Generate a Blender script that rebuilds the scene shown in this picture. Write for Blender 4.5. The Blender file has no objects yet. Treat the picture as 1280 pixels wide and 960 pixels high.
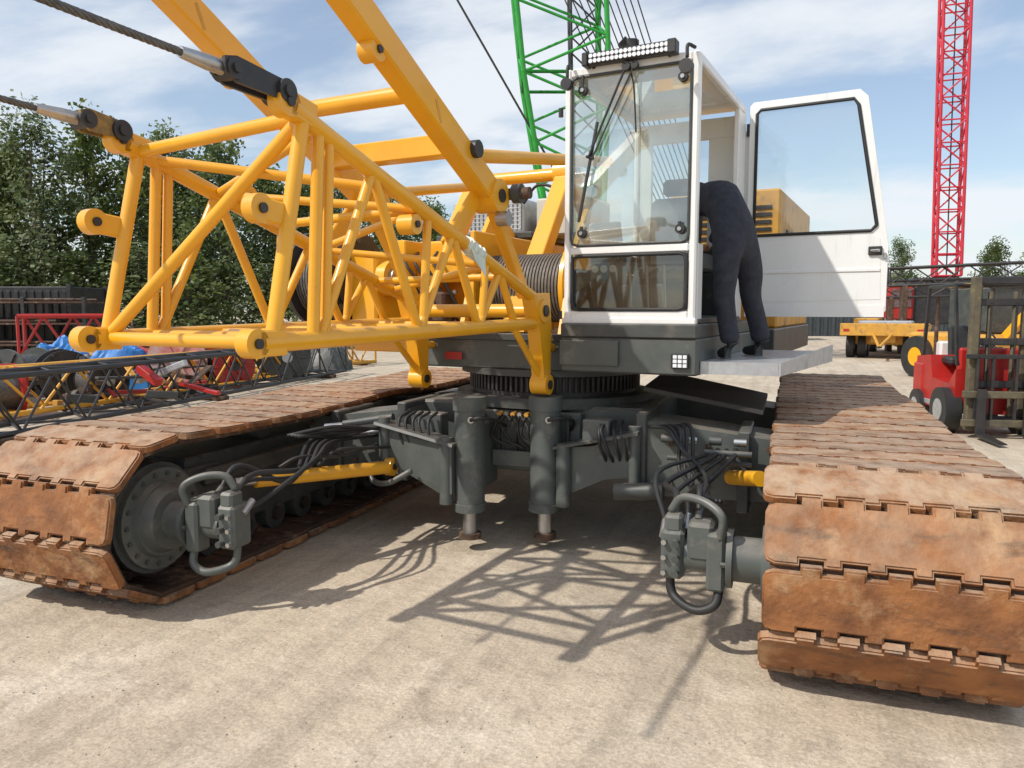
import bpy, bmesh, math, random
from mathutils import Vector, Matrix
V=Vector
R=math.radians
random.seed(7)
scn=bpy.context.scene
scn.view_settings.view_transform='Standard'
scn.view_settings.look='None'
scn.view_settings.exposure=0

# ---------------------------------------------------------------- materials
def M(name,c1,c2=None,scale=4,rough=.5,metal=0,bump=0,bscale=60,c3=None,s3=2.0,t3=(.55,.7),dust=None,dustamt=0.6,coat=0,rvar=0.12,lo=.35,hi=.65,streak=None):
    m=bpy.data.materials.new(name); m.use_nodes=True
    nt=m.node_tree; N=nt.nodes; L=nt.links
    p=N['Principled BSDF']
    p.inputs['Roughness'].default_value=rough
    p.inputs['Metallic'].default_value=metal
    if coat: p.inputs['Coat Weight'].default_value=coat; p.inputs['Coat Roughness'].default_value=.15
    tc=N.new('ShaderNodeTexCoord')
    c2=c2 or tuple(x*.8 for x in c1)
    n=N.new('ShaderNodeTexNoise'); n.inputs['Scale'].default_value=scale; n.inputs['Detail'].default_value=4; n.inputs['Roughness'].default_value=.62
    L.new(tc.outputs['Object'],n.inputs['Vector'])
    mr=N.new('ShaderNodeMapRange'); mr.inputs[1].default_value=lo; mr.inputs[2].default_value=hi
    L.new(n.outputs['Fac'],mr.inputs[0])
    mx=N.new('ShaderNodeMix'); mx.data_type='RGBA'
    mx.inputs['A'].default_value=(*c1,1); mx.inputs['B'].default_value=(*c2,1)
    L.new(mr.outputs[0],mx.inputs['Factor'])
    out=mx.outputs['Result']
    def layer(out,col,s,t,mapscale=None,amt=1.0):
        n3=N.new('ShaderNodeTexNoise'); n3.inputs['Scale'].default_value=s; n3.inputs['Detail'].default_value=5; n3.inputs['Roughness'].default_value=.7
        if mapscale:
            mp=N.new('ShaderNodeMapping'); mp.inputs['Scale'].default_value=mapscale; L.new(tc.outputs['Object'],mp.inputs[0]); L.new(mp.outputs[0],n3.inputs['Vector'])
        else: L.new(tc.outputs['Object'],n3.inputs['Vector'])
        m3=N.new('ShaderNodeMapRange'); m3.inputs[1].default_value=t[0]; m3.inputs[2].default_value=t[1]; m3.inputs[4].default_value=amt
        L.new(n3.outputs['Fac'],m3.inputs[0])
        x3=N.new('ShaderNodeMix'); x3.data_type='RGBA'; x3.inputs['B'].default_value=(*col,1)
        L.new(out,x3.inputs['A']); L.new(m3.outputs[0],x3.inputs['Factor']); return x3.outputs['Result']
    if c3: out=layer(out,c3,s3,t3)
    if streak: out=layer(out,streak[0],1.0,streak[2],streak[1],streak[3])
    if dust:
        g=N.new('ShaderNodeNewGeometry'); sp=N.new('ShaderNodeSeparateXYZ'); L.new(g.outputs['Normal'],sp.inputs[0])
        nd=N.new('ShaderNodeTexNoise'); nd.inputs['Scale'].default_value=6; nd.inputs['Detail'].default_value=5; nd.inputs['Roughness'].default_value=.7
        L.new(tc.outputs['Object'],nd.inputs['Vector'])
        ml=N.new('ShaderNodeMath'); ml.operation='MULTIPLY'
        a=N.new('ShaderNodeMapRange'); a.inputs[1].default_value=.2; a.inputs[2].default_value=.95; a.inputs[4].default_value=dustamt
        L.new(sp.outputs['Z'],a.inputs[0])
        b=N.new('ShaderNodeMapRange'); b.inputs[1].default_value=.3; b.inputs[2].default_value=.6
        L.new(nd.outputs['Fac'],b.inputs[0])
        L.new(a.outputs[0],ml.inputs[0]); L.new(b.outputs[0],ml.inputs[1])
        xd=N.new('ShaderNodeMix'); xd.data_type='RGBA'; xd.inputs['B'].default_value=(*dust,1)
        L.new(out,xd.inputs['A']); L.new(ml.outputs[0],xd.inputs['Factor']); out=xd.outputs['Result']
    L.new(out,p.inputs['Base Color'])
    rr=N.new('ShaderNodeMapRange'); rr.inputs[3].default_value=max(0,rough-rvar); rr.inputs[4].default_value=min(1,rough+rvar)
    L.new(n.outputs['Fac'],rr.inputs[0]); L.new(rr.outputs[0],p.inputs['Roughness'])
    if bump:
        nb=N.new('ShaderNodeTexNoise'); nb.inputs['Scale'].default_value=bscale; nb.inputs['Detail'].default_value=4
        L.new(tc.outputs['Object'],nb.inputs['Vector'])
        bp=N.new('ShaderNodeBump'); bp.inputs['Strength'].default_value=bump; bp.inputs['Distance'].default_value=.02
        L.new(nb.outputs['Fac'],bp.inputs['Height']); L.new(bp.outputs[0],p.inputs['Normal'])
    return m

def glass(name,tint=(.86,.93,.9),refl=.10,haze=.10):
    m=bpy.data.materials.new(name); m.use_nodes=True
    nt=m.node_tree; N=nt.nodes; L=nt.links
    N.remove(N['Principled BSDF']); o=N['Material Output']
    t=N.new('ShaderNodeBsdfTransparent'); t.inputs[0].default_value=(*tint,1)
    g=N.new('ShaderNodeBsdfGlossy'); g.inputs['Roughness'].default_value=.03; g.inputs[0].default_value=(.95,.98,1,1)
    d=N.new('ShaderNodeBsdfDiffuse'); d.inputs[0].default_value=(.55,.60,.55,1)
    tc=N.new('ShaderNodeTexCoord'); n=N.new('ShaderNodeTexNoise'); n.inputs['Scale'].default_value=3; n.inputs['Detail'].default_value=6
    L.new(tc.outputs['Object'],n.inputs['Vector'])
    mr=N.new('ShaderNodeMapRange'); mr.inputs[1].default_value=.35; mr.inputs[2].default_value=.7; mr.inputs[3].default_value=haze*.4; mr.inputs[4].default_value=haze*1.6
    L.new(n.outputs['Fac'],mr.inputs[0])
    m1=N.new('ShaderNodeMixShader'); L.new(mr.outputs[0],m1.inputs[0]); L.new(t.outputs[0],m1.inputs[1]); L.new(d.outputs[0],m1.inputs[2])
    f=N.new('ShaderNodeFresnel'); f.inputs[0].default_value=1.5
    ad=N.new('ShaderNodeMath'); ad.operation='ADD'; ad.inputs[1].default_value=refl; ad.use_clamp=True
    L.new(f.outputs[0],ad.inputs[0])
    m2=N.new('ShaderNodeMixShader'); L.new(ad.outputs[0],m2.inputs[0]); L.new(m1.outputs[0],m2.inputs[1]); L.new(g.outputs[0],m2.inputs[2])
    L.new(m2.outputs[0],o.inputs[0])
    return m

def leafmat(name,c):
    m=bpy.data.materials.new(name); m.use_nodes=True
    nt=m.node_tree;N=nt.nodes;L=nt.links
    p=N['Principled BSDF'];o=N['Material Output']; p.inputs['Base Color'].default_value=(*c,1); p.inputs['Roughness'].default_value=.55
    tr=N.new('ShaderNodeBsdfTranslucent'); tr.inputs[0].default_value=(c[0]*1.5,c[1]*1.5,c[2]*1.0,1)
    mx=N.new('ShaderNodeMixShader'); mx.inputs[0].default_value=.35
    L.new(p.outputs[0],mx.inputs[1]); L.new(tr.outputs[0],mx.inputs[2]); L.new(mx.outputs[0],o.inputs[0])
    return m

YEL=M('yellow_paint',(.86,.42,.014),(.78,.365,.013),scale=3,rough=.35,coat=.3,c3=(.50,.24,.04),s3=6,t3=(.66,.8),dust=(.62,.42,.16),dustamt=.3)
YELD=M('yellow_paint_weathered',(.66,.33,.04),(.5,.26,.05),scale=5,rough=.55,c3=(.2,.12,.07),s3=6,t3=(.55,.7))
GRY=M('grey_green_paint',(.075,.085,.08),(.105,.115,.105),scale=4,rough=.42,c3=(.17,.16,.14),s3=5,t3=(.56,.72),dust=(.32,.28,.23),dustamt=.6)
GRYD=M('dark_grey_paint',(.045,.05,.05),(.07,.075,.07),scale=5,rough=.45,c3=(.13,.115,.095),s3=6,t3=(.56,.75),dust=(.27,.24,.2),dustamt=.5)
WHT=M('white_paint',(.82,.82,.80),(.78,.775,.75),scale=2,rough=.3,coat=.3,c3=(.62,.59,.52),s3=5,t3=(.64,.85),streak=((.45,.40,.33),(14,14,1.2),(.58,.85),.6))
WHTD=M('interior_grey',(.42,.42,.38),(.35,.35,.32),rough=.6)
BLK=M('black_rubber',(.018,.018,.018),(.03,.03,.03),rough=.55)
BLKM=M('black_steel',(.03,.03,.032),(.055,.05,.048),rough=.45,metal=.3)
STL=M('bare_steel',(.55,.55,.54),(.42,.41,.40),rough=.35,metal=.9)
GALV=M('galvanised_steel',(.55,.56,.57),(.45,.46,.47),scale=14,rough=.45,metal=.6,c3=(.3,.27,.22),s3=4,t3=(.55,.75))
ROPE=M('wire_rope_steel',(.10,.095,.09),(.18,.17,.155),scale=20,rough=.5,metal=.6)
RK=dict(scale=4.5,rough=.78,bump=1.0,bscale=12,s3=2.8,dustamt=.8)
RUST=M('rusty_track_steel',(.34,.135,.042),(.18,.07,.026),c3=(.43,.255,.13),t3=(.54,.70),dust=(.47,.345,.235),streak=((.065,.038,.025),(3,9,9),(.55,.70),.85),**RK)
RUST2=M('rusty_track_steel_dark',(.27,.105,.036),(.13,.055,.024),c3=(.36,.21,.11),t3=(.50,.66),dust=(.42,.31,.22),streak=((.05,.032,.024),(4,7,8),(.50,.66),.85),**RK)
RUSTD=M('dark_rusty_steel',(.10,.052,.03),(.05,.032,.022),scale=7,rough=.8,bump=.3,c3=(.26,.17,.11),s3=5,t3=(.55,.7))
FKM=M('worn_mast_steel',(.15,.12,.07),(.08,.07,.05),scale=6,rough=.6,c3=(.30,.24,.10),s3=3,t3=(.58,.75))
RED=M('red_paint',(.45,.02,.015),(.36,.018,.015),rough=.4,c3=(.3,.1,.07),s3=4,t3=(.58,.75))
REDM=M('red_mast_paint',(.62,.03,.05),(.5,.02,.04),rough=.45)
GRN=M('green_paint',(.03,.36,.045),(.02,.28,.035),rough=.4)
LED=M('led_lens',(.85,.87,.9),(.7,.72,.75),scale=60,rough=.15)
DEN=M('navy_workwear',(.022,.025,.036),(.045,.047,.06),scale=12,rough=.9,bump=1.0,bscale=11)
SKIN=M('skin',(.5,.27,.18),(.46,.24,.16),rough=.55)
HAIR=M('dark_hair',(.03,.02,.015),(.05,.035,.02),rough=.7)
BLUE=M('blue_tarp',(.03,.16,.46),(.03,.22,.55),rough=.5)
GLS=glass('cab_glass',(.74,.84,.79),.15,.26)
GLSL=glass('lower_cab_glass',(.58,.62,.56),.05,.06)
GLSD=glass('door_glass',(.93,.96,.96),.03,.08)
BARK=M('bark',(.12,.09,.065),(.2,.17,.14),scale=8,rough=.9)
L1=leafmat('leaf_a',(.125,.165,.055)); L2=leafmat('leaf_b',(.19,.225,.10)); L3=leafmat('leaf_c',(.07,.105,.037))

# ---------------------------------------------------------------- mesh builder
class MB:
    def __init__(s): s.v=[];s.f=[];s.mi=[];s.sm=[];s.mats=[]
    def add(s,vs,fs,mat,smooth=False):
        if mat not in s.mats: s.mats.append(mat)
        k=s.mats.index(mat); o=len(s.v)
        s.v.extend([tuple(x) for x in vs])
        for f in fs:
            s.f.append(tuple(i+o for i in f)); s.mi.append(k); s.sm.append(smooth)
    def tube(s,p0,p1,r,mat,r2=None,seg=12,cap=True):
        p0=V(p0);p1=V(p1); r2=r if r2 is None else r2
        d=(p1-p0)
        if d.length<1e-6: return
        d.normalize()
        a=d.orthogonal().normalized(); b=d.cross(a)
        A=[];B=[]
        for i in range(seg):
            t=2*math.pi*i/seg; o=a*math.cos(t)+b*math.sin(t)
            A.append(p0+o*r); B.append(p1+o*r2)
        s.add(A+B,[(i,(i+1)%seg,seg+(i+1)%seg,seg+i) for i in range(seg)],mat,seg>6)
        if cap:
            s.add(A,[tuple(reversed(range(seg)))],mat); s.add(B,[tuple(range(seg))],mat)
    def box(s,c,size,mat,rot=None,bev=.008):
        bm=bmesh.new(); bmesh.ops.create_cube(bm,size=1)
        for v in bm.verts: v.co=V((v.co.x*size[0],v.co.y*size[1],v.co.z*size[2]))
        bv=min(bev,min(size)*.3)
        if bv>0: bmesh.ops.bevel(bm,geom=bm.edges[:],offset=bv,segments=1,affect='EDGES')
        bm.verts.index_update()
        c=V(c)
        vs=[(rot@v.co if rot else v.co)+c for v in bm.verts]
        s.add(vs,[tuple(v.index for v in f.verts) for f in bm.faces],mat); bm.free()
    def bb(s,x0,x1,y0,y1,z0,z1,mat,bev=.008):
        s.box(((x0+x1)/2,(y0+y1)/2,(z0+z1)/2),(abs(x1-x0),abs(y1-y0),abs(z1-z0)),mat,None,bev)
    def beam(s,p0,p1,w,h,mat,up=(0,0,1),bev=.008):
        p0=V(p0);p1=V(p1); d=(p1-p0); l=d.length; d.normalize()
        x=d.cross(V(up))
        if x.length<1e-4: x=V((1,0,0))
        x.normalize(); z=x.cross(d)
        rot=Matrix((x,d,z)).transposed()
        s.box((p0+p1)/2,(w,l,h),mat,rot,bev)
    def prism(s,pts,ext,mat):
        pts=[V(p) for p in pts]; e=V(ext); n=len(pts)
        q=[p+e for p in pts]
        s.add(pts+q,[tuple(reversed(range(n))),tuple(range(n,2*n))]+[(i,(i+1)%n,n+(i+1)%n,n+i) for i in range(n)],mat)
    def path(s,pts,r,mat,seg=8,sub=6):
        P=[V(p) for p in pts]
        if sub>1 and len(P)>2:
            Q=[P[0]*2-P[1]]+P+[P[-1]*2-P[-2]]; out=[]
            for i in range(1,len(Q)-2):
                for k in range(sub):
                    t=k/sub; a,b,c,d=Q[i-1],Q[i],Q[i+1],Q[i+2]
                    out.append(.5*((2*b)+(c-a)*t+(2*a-5*b+4*c-d)*t*t+(3*b-a-3*c+d)*t**3))
            out.append(P[-1]); P=out
        n=len(P); vs=[]; a=None
        for i in range(n):
            d=(P[min(i+1,n-1)]-P[max(i-1,0)]).normalized()
            if a is None: a=d.orthogonal().normalized()
            else: a=(a-d*a.dot(d)).normalized()
            b=d.cross(a)
            for k in range(seg):
                t=2*math.pi*k/seg; vs.append(P[i]+(a*math.cos(t)+b*math.sin(t))*r)
        fs=[(i*seg+k,i*seg+(k+1)%seg,(i+1)*seg+(k+1)%seg,(i+1)*seg+k) for i in range(n-1) for k in range(seg)]
        fs+= [tuple(reversed(range(seg))),tuple(range((n-1)*seg,n*seg))]
        s.add(vs,fs,mat,True)
    def lug(s,c,ax,r,th,mat,hole=.35):
        c=V(c);ax=V(ax).normalized()
        s.tube(c-ax*th/2,c+ax*th/2,r,mat,seg=18)
        s.tube(c-ax*(th/2+.012),c+ax*(th/2+.012),r*hole,BLKM,seg=12)
    def obj(s,name,parent=None):
        me=bpy.data.meshes.new(name); me.from_pydata(s.v,[],s.f)
        for m in s.mats: me.materials.append(m)
        me.polygons.foreach_set('material_index',s.mi)
        me.polygons.foreach_set('use_smooth',s.sm)
        me.update()
        o=bpy.data.objects.new(name,me); scn.collection.objects.link(o)
        if parent: o.parent=parent
        return o
def empty(name,loc=(0,0,0),rz=0,parent=None):
    e=bpy.data.objects.new(name,None); e.location=loc; e.rotation_euler=(0,0,rz); scn.collection.objects.link(e)
    if parent: e.parent=parent
    return e
def lattice(b,A,B,n,rc,rb,mat,seg=6,ends=True):
    A=[V(a) for a in A];B=[V(a) for a in B]
    for a,c in zip(A,B): b.tube(a,c,rc,mat,seg=max(seg,8))
    st=[[a.lerp(c,i/n) for a,c in zip(A,B)] for i in range(n+1)]
    for k in range(4):
        j=(k+1)%4
        for i in range(n):
            if (i+k)%2==0: b.tube(st[i][k],st[i+1][j],rb,mat,seg=seg,cap=False)
            else: b.tube(st[i][j],st[i+1][k],rb,mat,seg=seg,cap=False)
        if ends:
            b.tube(st[0][k],st[0][j],rb*1.2,mat,seg=seg); b.tube(st[n][k],st[n][j],rb*1.2,mat,seg=seg)
def W(l,d): return V((-.342*d+.94*l,.94*d+.342*l,0))

# ---------------------------------------------------------------- camera
cam=bpy.data.cameras.new('camera'); co=bpy.data.objects.new('camera',cam); scn.collection.objects.link(co)
co.location=(0,0,1.8); co.rotation_euler=(R(90-5.6),0,R(20)); cam.lens=950/1280*36; cam.clip_end=2000; cam.clip_start=.05
scn.camera=co

# ---------------------------------------------------------------- light + sky
sd=V((-.64,-.68,1.0)).normalized()
sl=bpy.data.lights.new('sun','SUN'); sl.energy=3.75; sl.angle=R(.8); sl.color=(1,.95,.87)
so=bpy.data.objects.new('sun',sl); scn.collection.objects.link(so); so.rotation_euler=sd.to_track_quat('Z','Y').to_euler(); so.location=(-20,-25,40)
w=bpy.data.worlds.new('World'); scn.world=w; w.use_nodes=True
N=w.node_tree.nodes; L=w.node_tree.links; bg=N['Background']
sky=N.new('ShaderNodeTexSky'); sky.sky_type='NISHITA'; sky.sun_disc=False
sky.sun_elevation=math.asin(sd.z); sky.sun_rotation=math.atan2(sd.x,sd.y)%(2*math.pi); sky.dust_density=1.0; sky.air_density=1.1; sky.ozone_density=1.6
tc=N.new('ShaderNodeTexCoord'); sp=N.new('ShaderNodeSeparateXYZ'); L.new(tc.outputs['Generated'],sp.inputs[0])
az=N.new('ShaderNodeMath'); az.operation='ADD'; az.inputs[1].default_value=.18; L.new(sp.outputs['Z'],az.inputs[0])
mxz=N.new('ShaderNodeMath'); mxz.operation='MAXIMUM'; mxz.inputs[1].default_value=.05; L.new(az.outputs[0],mxz.inputs[0])
dx=N.new('ShaderNodeMath'); dx.operation='DIVIDE'; L.new(sp.outputs['X'],dx.inputs[0]); L.new(mxz.outputs[0],dx.inputs[1])
dy=N.new('ShaderNodeMath'); dy.operation='DIVIDE'; L.new(sp.outputs['Y'],dy.inputs[0]); L.new(mxz.outputs[0],dy.inputs[1])
cb=N.new('ShaderNodeCombineXYZ'); L.new(dx.outputs[0],cb.inputs[0]); L.new(dy.outputs[0],cb.inputs[1])
mp=N.new('ShaderNodeMapping'); mp.inputs['Rotation'].default_value=(0,0,R(-25)); mp.inputs['Scale'].default_value=(.8,1.25,1); mp.inputs['Location'].default_value=(.7,.3,0); L.new(cb.outputs[0],mp.inputs[0])
cn=N.new('ShaderNodeTexNoise'); cn.inputs['Scale'].default_value=1.15; cn.inputs['Detail'].default_value=8; cn.inputs['Roughness'].default_value=.55; cn.inputs['Distortion'].default_value=.3
L.new(mp.outputs[0],cn.inputs['Vector'])
cr=N.new('ShaderNodeMapRange'); cr.interpolation_type='SMOOTHSTEP'; cr.inputs[1].default_value=.40; cr.inputs[2].default_value=.62; cr.inputs[3].default_value=.16; cr.inputs[4].default_value=.95; L.new(cn.outputs['Fac'],cr.inputs[0])
mx=N.new('ShaderNodeMix'); mx.data_type='RGBA'; mx.inputs['B'].default_value=(5.8,6.1,6.45,1)
L.new(sky.outputs[0],mx.inputs['A']); L.new(cr.outputs[0],mx.inputs['Factor']); L.new(mx.outputs['Result'],bg.inputs[0]); bg.inputs[1].default_value=.15

# ---------------------------------------------------------------- ground
GM=M('dusty_concrete',(.58,.485,.365),(.47,.385,.285),scale=.35,rough=.93,bump=.8,bscale=11,rvar=.04,c3=(.63,.54,.42),s3=1.3,t3=(.5,.66))
nt=GM.node_tree;N=nt.nodes;L=nt.links;p=N['Principled BSDF']
lk=p.inputs['Base Color'].links[0].from_socket
tc=N.new('ShaderNodeTexCoord')
def gn(scale,lo,hi,a,b_,mapping=None,detail=6,rough=.7,dist=0):
    n=N.new('ShaderNodeTexNoise'); n.inputs['Scale'].default_value=scale; n.inputs['Detail'].default_value=detail; n.inputs['Roughness'].default_value=rough; n.inputs['Distortion'].default_value=dist
    if mapping:
        mp=N.new('ShaderNodeMapping'); mp.inputs['Scale'].default_value=mapping[0]; mp.inputs['Rotation'].default_value=(0,0,R(mapping[1])); L.new(tc.outputs['Object'],mp.inputs[0]); L.new(mp.outputs[0],n.inputs['Vector'])
    else: L.new(tc.outputs['Object'],n.inputs['Vector'])
    r=N.new('ShaderNodeMapRange'); r.inputs[1].default_value=lo;r.inputs[2].default_value=hi;r.inputs[3].default_value=a;r.inputs[4].default_value=b_; L.new(n.outputs['Fac'],r.inputs[0]); return r.outputs[0]
fs=[gn(55,.32,.68,.66,1.24,None,4,.85),gn(1.3,.56,.68,1,.72,None,7,.8,1.2),gn(1,.4,.65,.95,1.03,((5,.35,1),55),4,.7,.6),gn(1,.47,.60,1.03,.88,((3.2,.16,1),-12),5,.7,.8),gn(5,.48,.68,1.03,.80,None,5,.85)]
acc=fs[0]
for f in fs[1:]:
    m1=N.new('ShaderNodeMath');m1.operation='MULTIPLY';L.new(acc,m1.inputs[0]);L.new(f,m1.inputs[1]); acc=m1.outputs[0]
vm=N.new('ShaderNodeVectorMath');vm.operation='SCALE';L.new(lk,vm.inputs[0]);L.new(acc,vm.inputs['Scale']);L.new(vm.outputs[0],p.inputs['Base Color'])
b=MB(); b.add([(-900,-300,0),(900,-300,0),(900,1500,0),(-900,1500,0)],[(0,1,2,3)],GM); b.obj('ground')
b=MB(); rg=random.Random(3)
PEB=M('pebble',(.48,.41,.33),(.33,.28,.22),rough=.9)
for i in range(1600):
    d=2.2+rg.random()**1.5*14; l=(rg.random()-.5)*1.5*d; q=W(l,d); s=rg.uniform(.002,.006)
    vs=[q+V((rg.uniform(.7,1.3)*s*math.cos(t)*(1.2-z*.5),rg.uniform(.7,1.3)*s*math.sin(t)*(1.2-z*.5),z*s)) for z in (0,1) for t in (0,1.25,2.5,3.8,5)]
    b.add(vs,[(5,6,7,8,9)]+[(k,(k+1)%5,5+(k+1)%5,5+k) for k in range(5)],PEB)
b.obj('gravel')

# ================================================================ CRAWLER CRANE
crane=empty('crawler_crane')
def make_shoe(width,pitch,th=.042):
    h=pitch/2; r=.045; hw=width/2
    tw=.088
    teeth=[-.35+i*.175 for i in range(5)]
    pts=[]
    lo=-h+.022
    pts+= [(-hw,lo+r),(-hw+.012,lo+.014),(-hw+r,lo)]
    for t in teeth:
        pts+=[(t-tw/2-.007,lo),(t-tw/2-.007,lo+.030),(t+tw/2+.007,lo+.030),(t+tw/2+.007,lo)]
    pts+=[(hw-r,lo),(hw-.012,lo+.014),(hw,lo+r)]
    hi=h+.006
    pts+=[(hw,hi-r),(hw-.012,hi-.014),(hw-r,hi)]
    for t in reversed(teeth):
        pts+=[(t+tw/2,hi),(t+tw/2,hi+.036),(t-tw/2,hi+.036),(t-tw/2,hi)]
    pts+=[(-hw+r,hi),(-hw+.012,hi-.014),(-hw,hi-r)]
    bm=bmesh.new()
    vs=[bm.verts.new((u,v,0)) for u,v in pts]
    f=bm.faces.new(vs)
    r_=bmesh.ops.extrude_face_region(bm,geom=[f])
    nv=[e for e in r_['geom'] if isinstance(e,bmesh.types.BMVert)]
    for v in nv: v.co.z=th
    bm.normal_update()
    te=[e for e in bm.edges if all(abs(v.co.z-th)<1e-5 for v in e.verts)]
    bmesh.ops.bevel(bm,geom=te,offset=.009,segments=2,affect='EDGES')
    bmesh.ops.triangulate(bm,faces=[f for f in bm.faces if len(f.verts)>4])
    bm.verts.index_update()
    out=([v.co.copy() for v in bm.verts],[tuple(v.index for v in f.verts) for f in bm.faces]); bm.free()
    return out
def track(name,x0,x1,yfront,length,inner,off=.24):
    b=MB(); xc=(x0+x1)/2; wd=x1-x0; Rr=.475; zc=.53
    yf=yfront+.53; yr=yfront+length-.53; Ls=yr-yf
    tot=2*Ls+2*math.pi*Rr; n=round(tot/.30); pitch=tot/n
    def P(s):
        s%=tot
        if s<Ls: return V((0,yr-s,zc-Rr))
        s-=Ls
        if s<math.pi*Rr:
            a=s/Rr; return V((0,yf-Rr*math.sin(a),zc-Rr*math.cos(a)))
        s-=math.pi*Rr
        if s<Ls: return V((0,yf+s,zc+Rr-.035*abs(math.sin(math.pi*s/Ls*2))))
        s-=Ls; a=s/Rr
        return V((0,yr+Rr*math.sin(a),zc+Rr*math.cos(a)))
    sv,sf=make_shoe(wd,.30)
    rr=random.Random(5)
    for i in range(n):
        p=P(i*pitch+off);q=P((i+1)*pitch+off); t=(q-p); ch=t.length; t.normalize(); nn=V((0,-t.z,t.y)); c=(p+q)/2
        c.x=xc+rr.uniform(-.010,.010); tl=rr.uniform(-.014,.014)
        sc=ch/.30
        X=V((1,0,0)); n2=(nn+X*tl).normalized()
        b.add([c+X*v.x+t*v.y*sc+n2*(v.z) for v in sv],sf,RUST if rr.random()<.62 else RUST2)
        rot=Matrix((X,t,nn)).transposed()
        b.box(c-nn*.015,(wd*.95,ch*1.02,.028),RUSTD,rot,.004)
        for u in (-.13,.13): b.box(c+X*u-nn*.06,(.07,.14,.09),RUSTD,rot,.02)
        b.box(c-nn*.036,(wd*.86,.06,.016),RUSTD,rot,.004)
    b.obj(name+'_shoes',crane)
    b=MB()
    b.bb(xc-.26,xc+.26,yf+.42,yr-.4,.24,.80,GRYD,.02)
    b.bb(xc-.36,xc+.36,yf+.5,yr-.5,.60,.72,GRYD,.02)
    for yy in (yf,yr):
        b.tube((xc-.24,yy,zc),(xc+.24,yy,zc),.36,RUSTD,seg=28)
        b.tube((xc-.30,yy,zc),(xc+.30,yy,zc),.25,GRYD,seg=24)
        for k in range(14):
            a=k*2*math.pi/14; c=V((xc,yy+.385*math.cos(a),zc+.385*math.sin(a)))
            rot=Matrix.Rotation(a,3,'X'); b.box(c,(.1,.08,.07),RUSTD,rot,.01)
    yy=yf+.62
    while yy<yr-.4:
        b.tube((xc-.26,yy,.2),(xc+.26,yy,.2),.12,GRYD,seg=18); b.tube((xc-.3,yy,.2),(xc+.3,yy,.2),.05,BLKM,seg=12); yy+=.36
    for yy in (yf+1.3,yf+2.6,yf+3.9):
        b.tube((xc-.2,yy,.86),(xc+.2,yy,.86),.075,GRYD,seg=16)
    b.bb(xc-.30,xc-.24,yf-.12,yf+.7,.34,.74,GRYD,.03); b.bb(xc+.24,xc+.30,yf-.12,yf+.7,.34,.74,GRYD,.03)
    b.obj(name+'_frame',crane)
    b=MB(); s=inner
    hx=xc+s*.26
    def cy(a,c,r,m=GRY,r2=None,seg=32): b.tube((hx+s*a,yf,zc),(hx+s*c,yf,zc),r,m,r2=r2,seg=seg)
    cy(0,.16,.34,GRYD);cy(.16,.20,.31);cy(.20,.235,.24,r2=.225);cy(.235,.30,.21,r2=.18);cy(.30,.44,.115);cy(.44,.47,.15,seg=20)
    for k in range(18):
        a=k*2*math.pi/18; b.tube((hx+s*.19,yf+.275*math.cos(a),zc+.275*math.sin(a)),(hx+s*.213,yf+.275*math.cos(a),zc+.275*math.sin(a)),.015,GRYD,seg=6)
    for k in range(8):
        a=k*2*math.pi/8; b.tube((hx+s*.465,yf+.125*math.cos(a),zc+.125*math.sin(a)),(hx+s*.495,yf+.125*math.cos(a),zc+.125*math.sin(a)),.014,GRYD,seg=6)
    cy(.47,.68,.085,seg=20)
    b.box((hx+s*.60,yf-.02,zc+.09),(.13,.15,.20),GRY,None,.02)
    b.box((hx+s*.74,yf,zc+.01),(.12,.17,.26),GRY,None,.02)
    b.box((hx+s*.74,yf-.02,zc+.17),(.09,.11,.09),GRY,None,.015)
    for dz in (-.08,0,.08):
        b.tube((hx+s*.72,yf-.085,zc+dz),(hx+s*.72,yf-.125,zc+dz),.02,GRYD,seg=8); b.tube((hx+s*.78,yf-.085,zc+dz),(hx+s*.78,yf-.115,zc+dz),.014,STL,seg=6)
    b.box((hx+s*.52,yf-.06,zc+.0),(.09,.12,.3),GRY,None,.015)
    b.path([(hx+s*.5,yf-.1,zc+.12),(hx+s*.49,yf-.13,zc+.24),(hx+s*.58,yf-.08,zc+.30),(hx+s*.7,yf-.02,zc+.30),(hx+s*.76,yf+.0,zc+.22)],.022,GRY)
    b.path([(hx+s*.5,yf-.06,zc-.12),(hx+s*.52,yf-.1,zc-.22),(hx+s*.62,yf-.1,zc-.26),(hx+s*.74,yf-.02,zc-.22),(hx+s*.76,yf,zc-.1)],.024,GRY if s>0 else BLK)
    for k,(a,h) in enumerate(((.62,.2),(.68,.14),(.74,.22),(.8,.1))):
        b.path([(hx+s*a,yf+.03,zc+h),(hx+s*(a+.02),yf+.18,zc+h+.12-.03*k),(hx+s*(a+.12),yf+.55,zc+.15+.05*k),(hx+s*(a-.1),yf+1.1,zc+.32),(hx+s*(a-.05),yf+1.7,zc+.28)],.014 if k%2 else .018,BLK)
        b.tube((hx+s*a,yf+.0,zc+h-.02),(hx+s*a,yf+.09,zc+h+.04),.022,STL if k%2 else GRYD,seg=8)
    b.obj(name+'_final_drive',crane)
track('left_track',-4.58,-3.48,3.02,6.55,1)
track('right_track',-.08,1.02,3.42,6.75,-1,.27)

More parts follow.
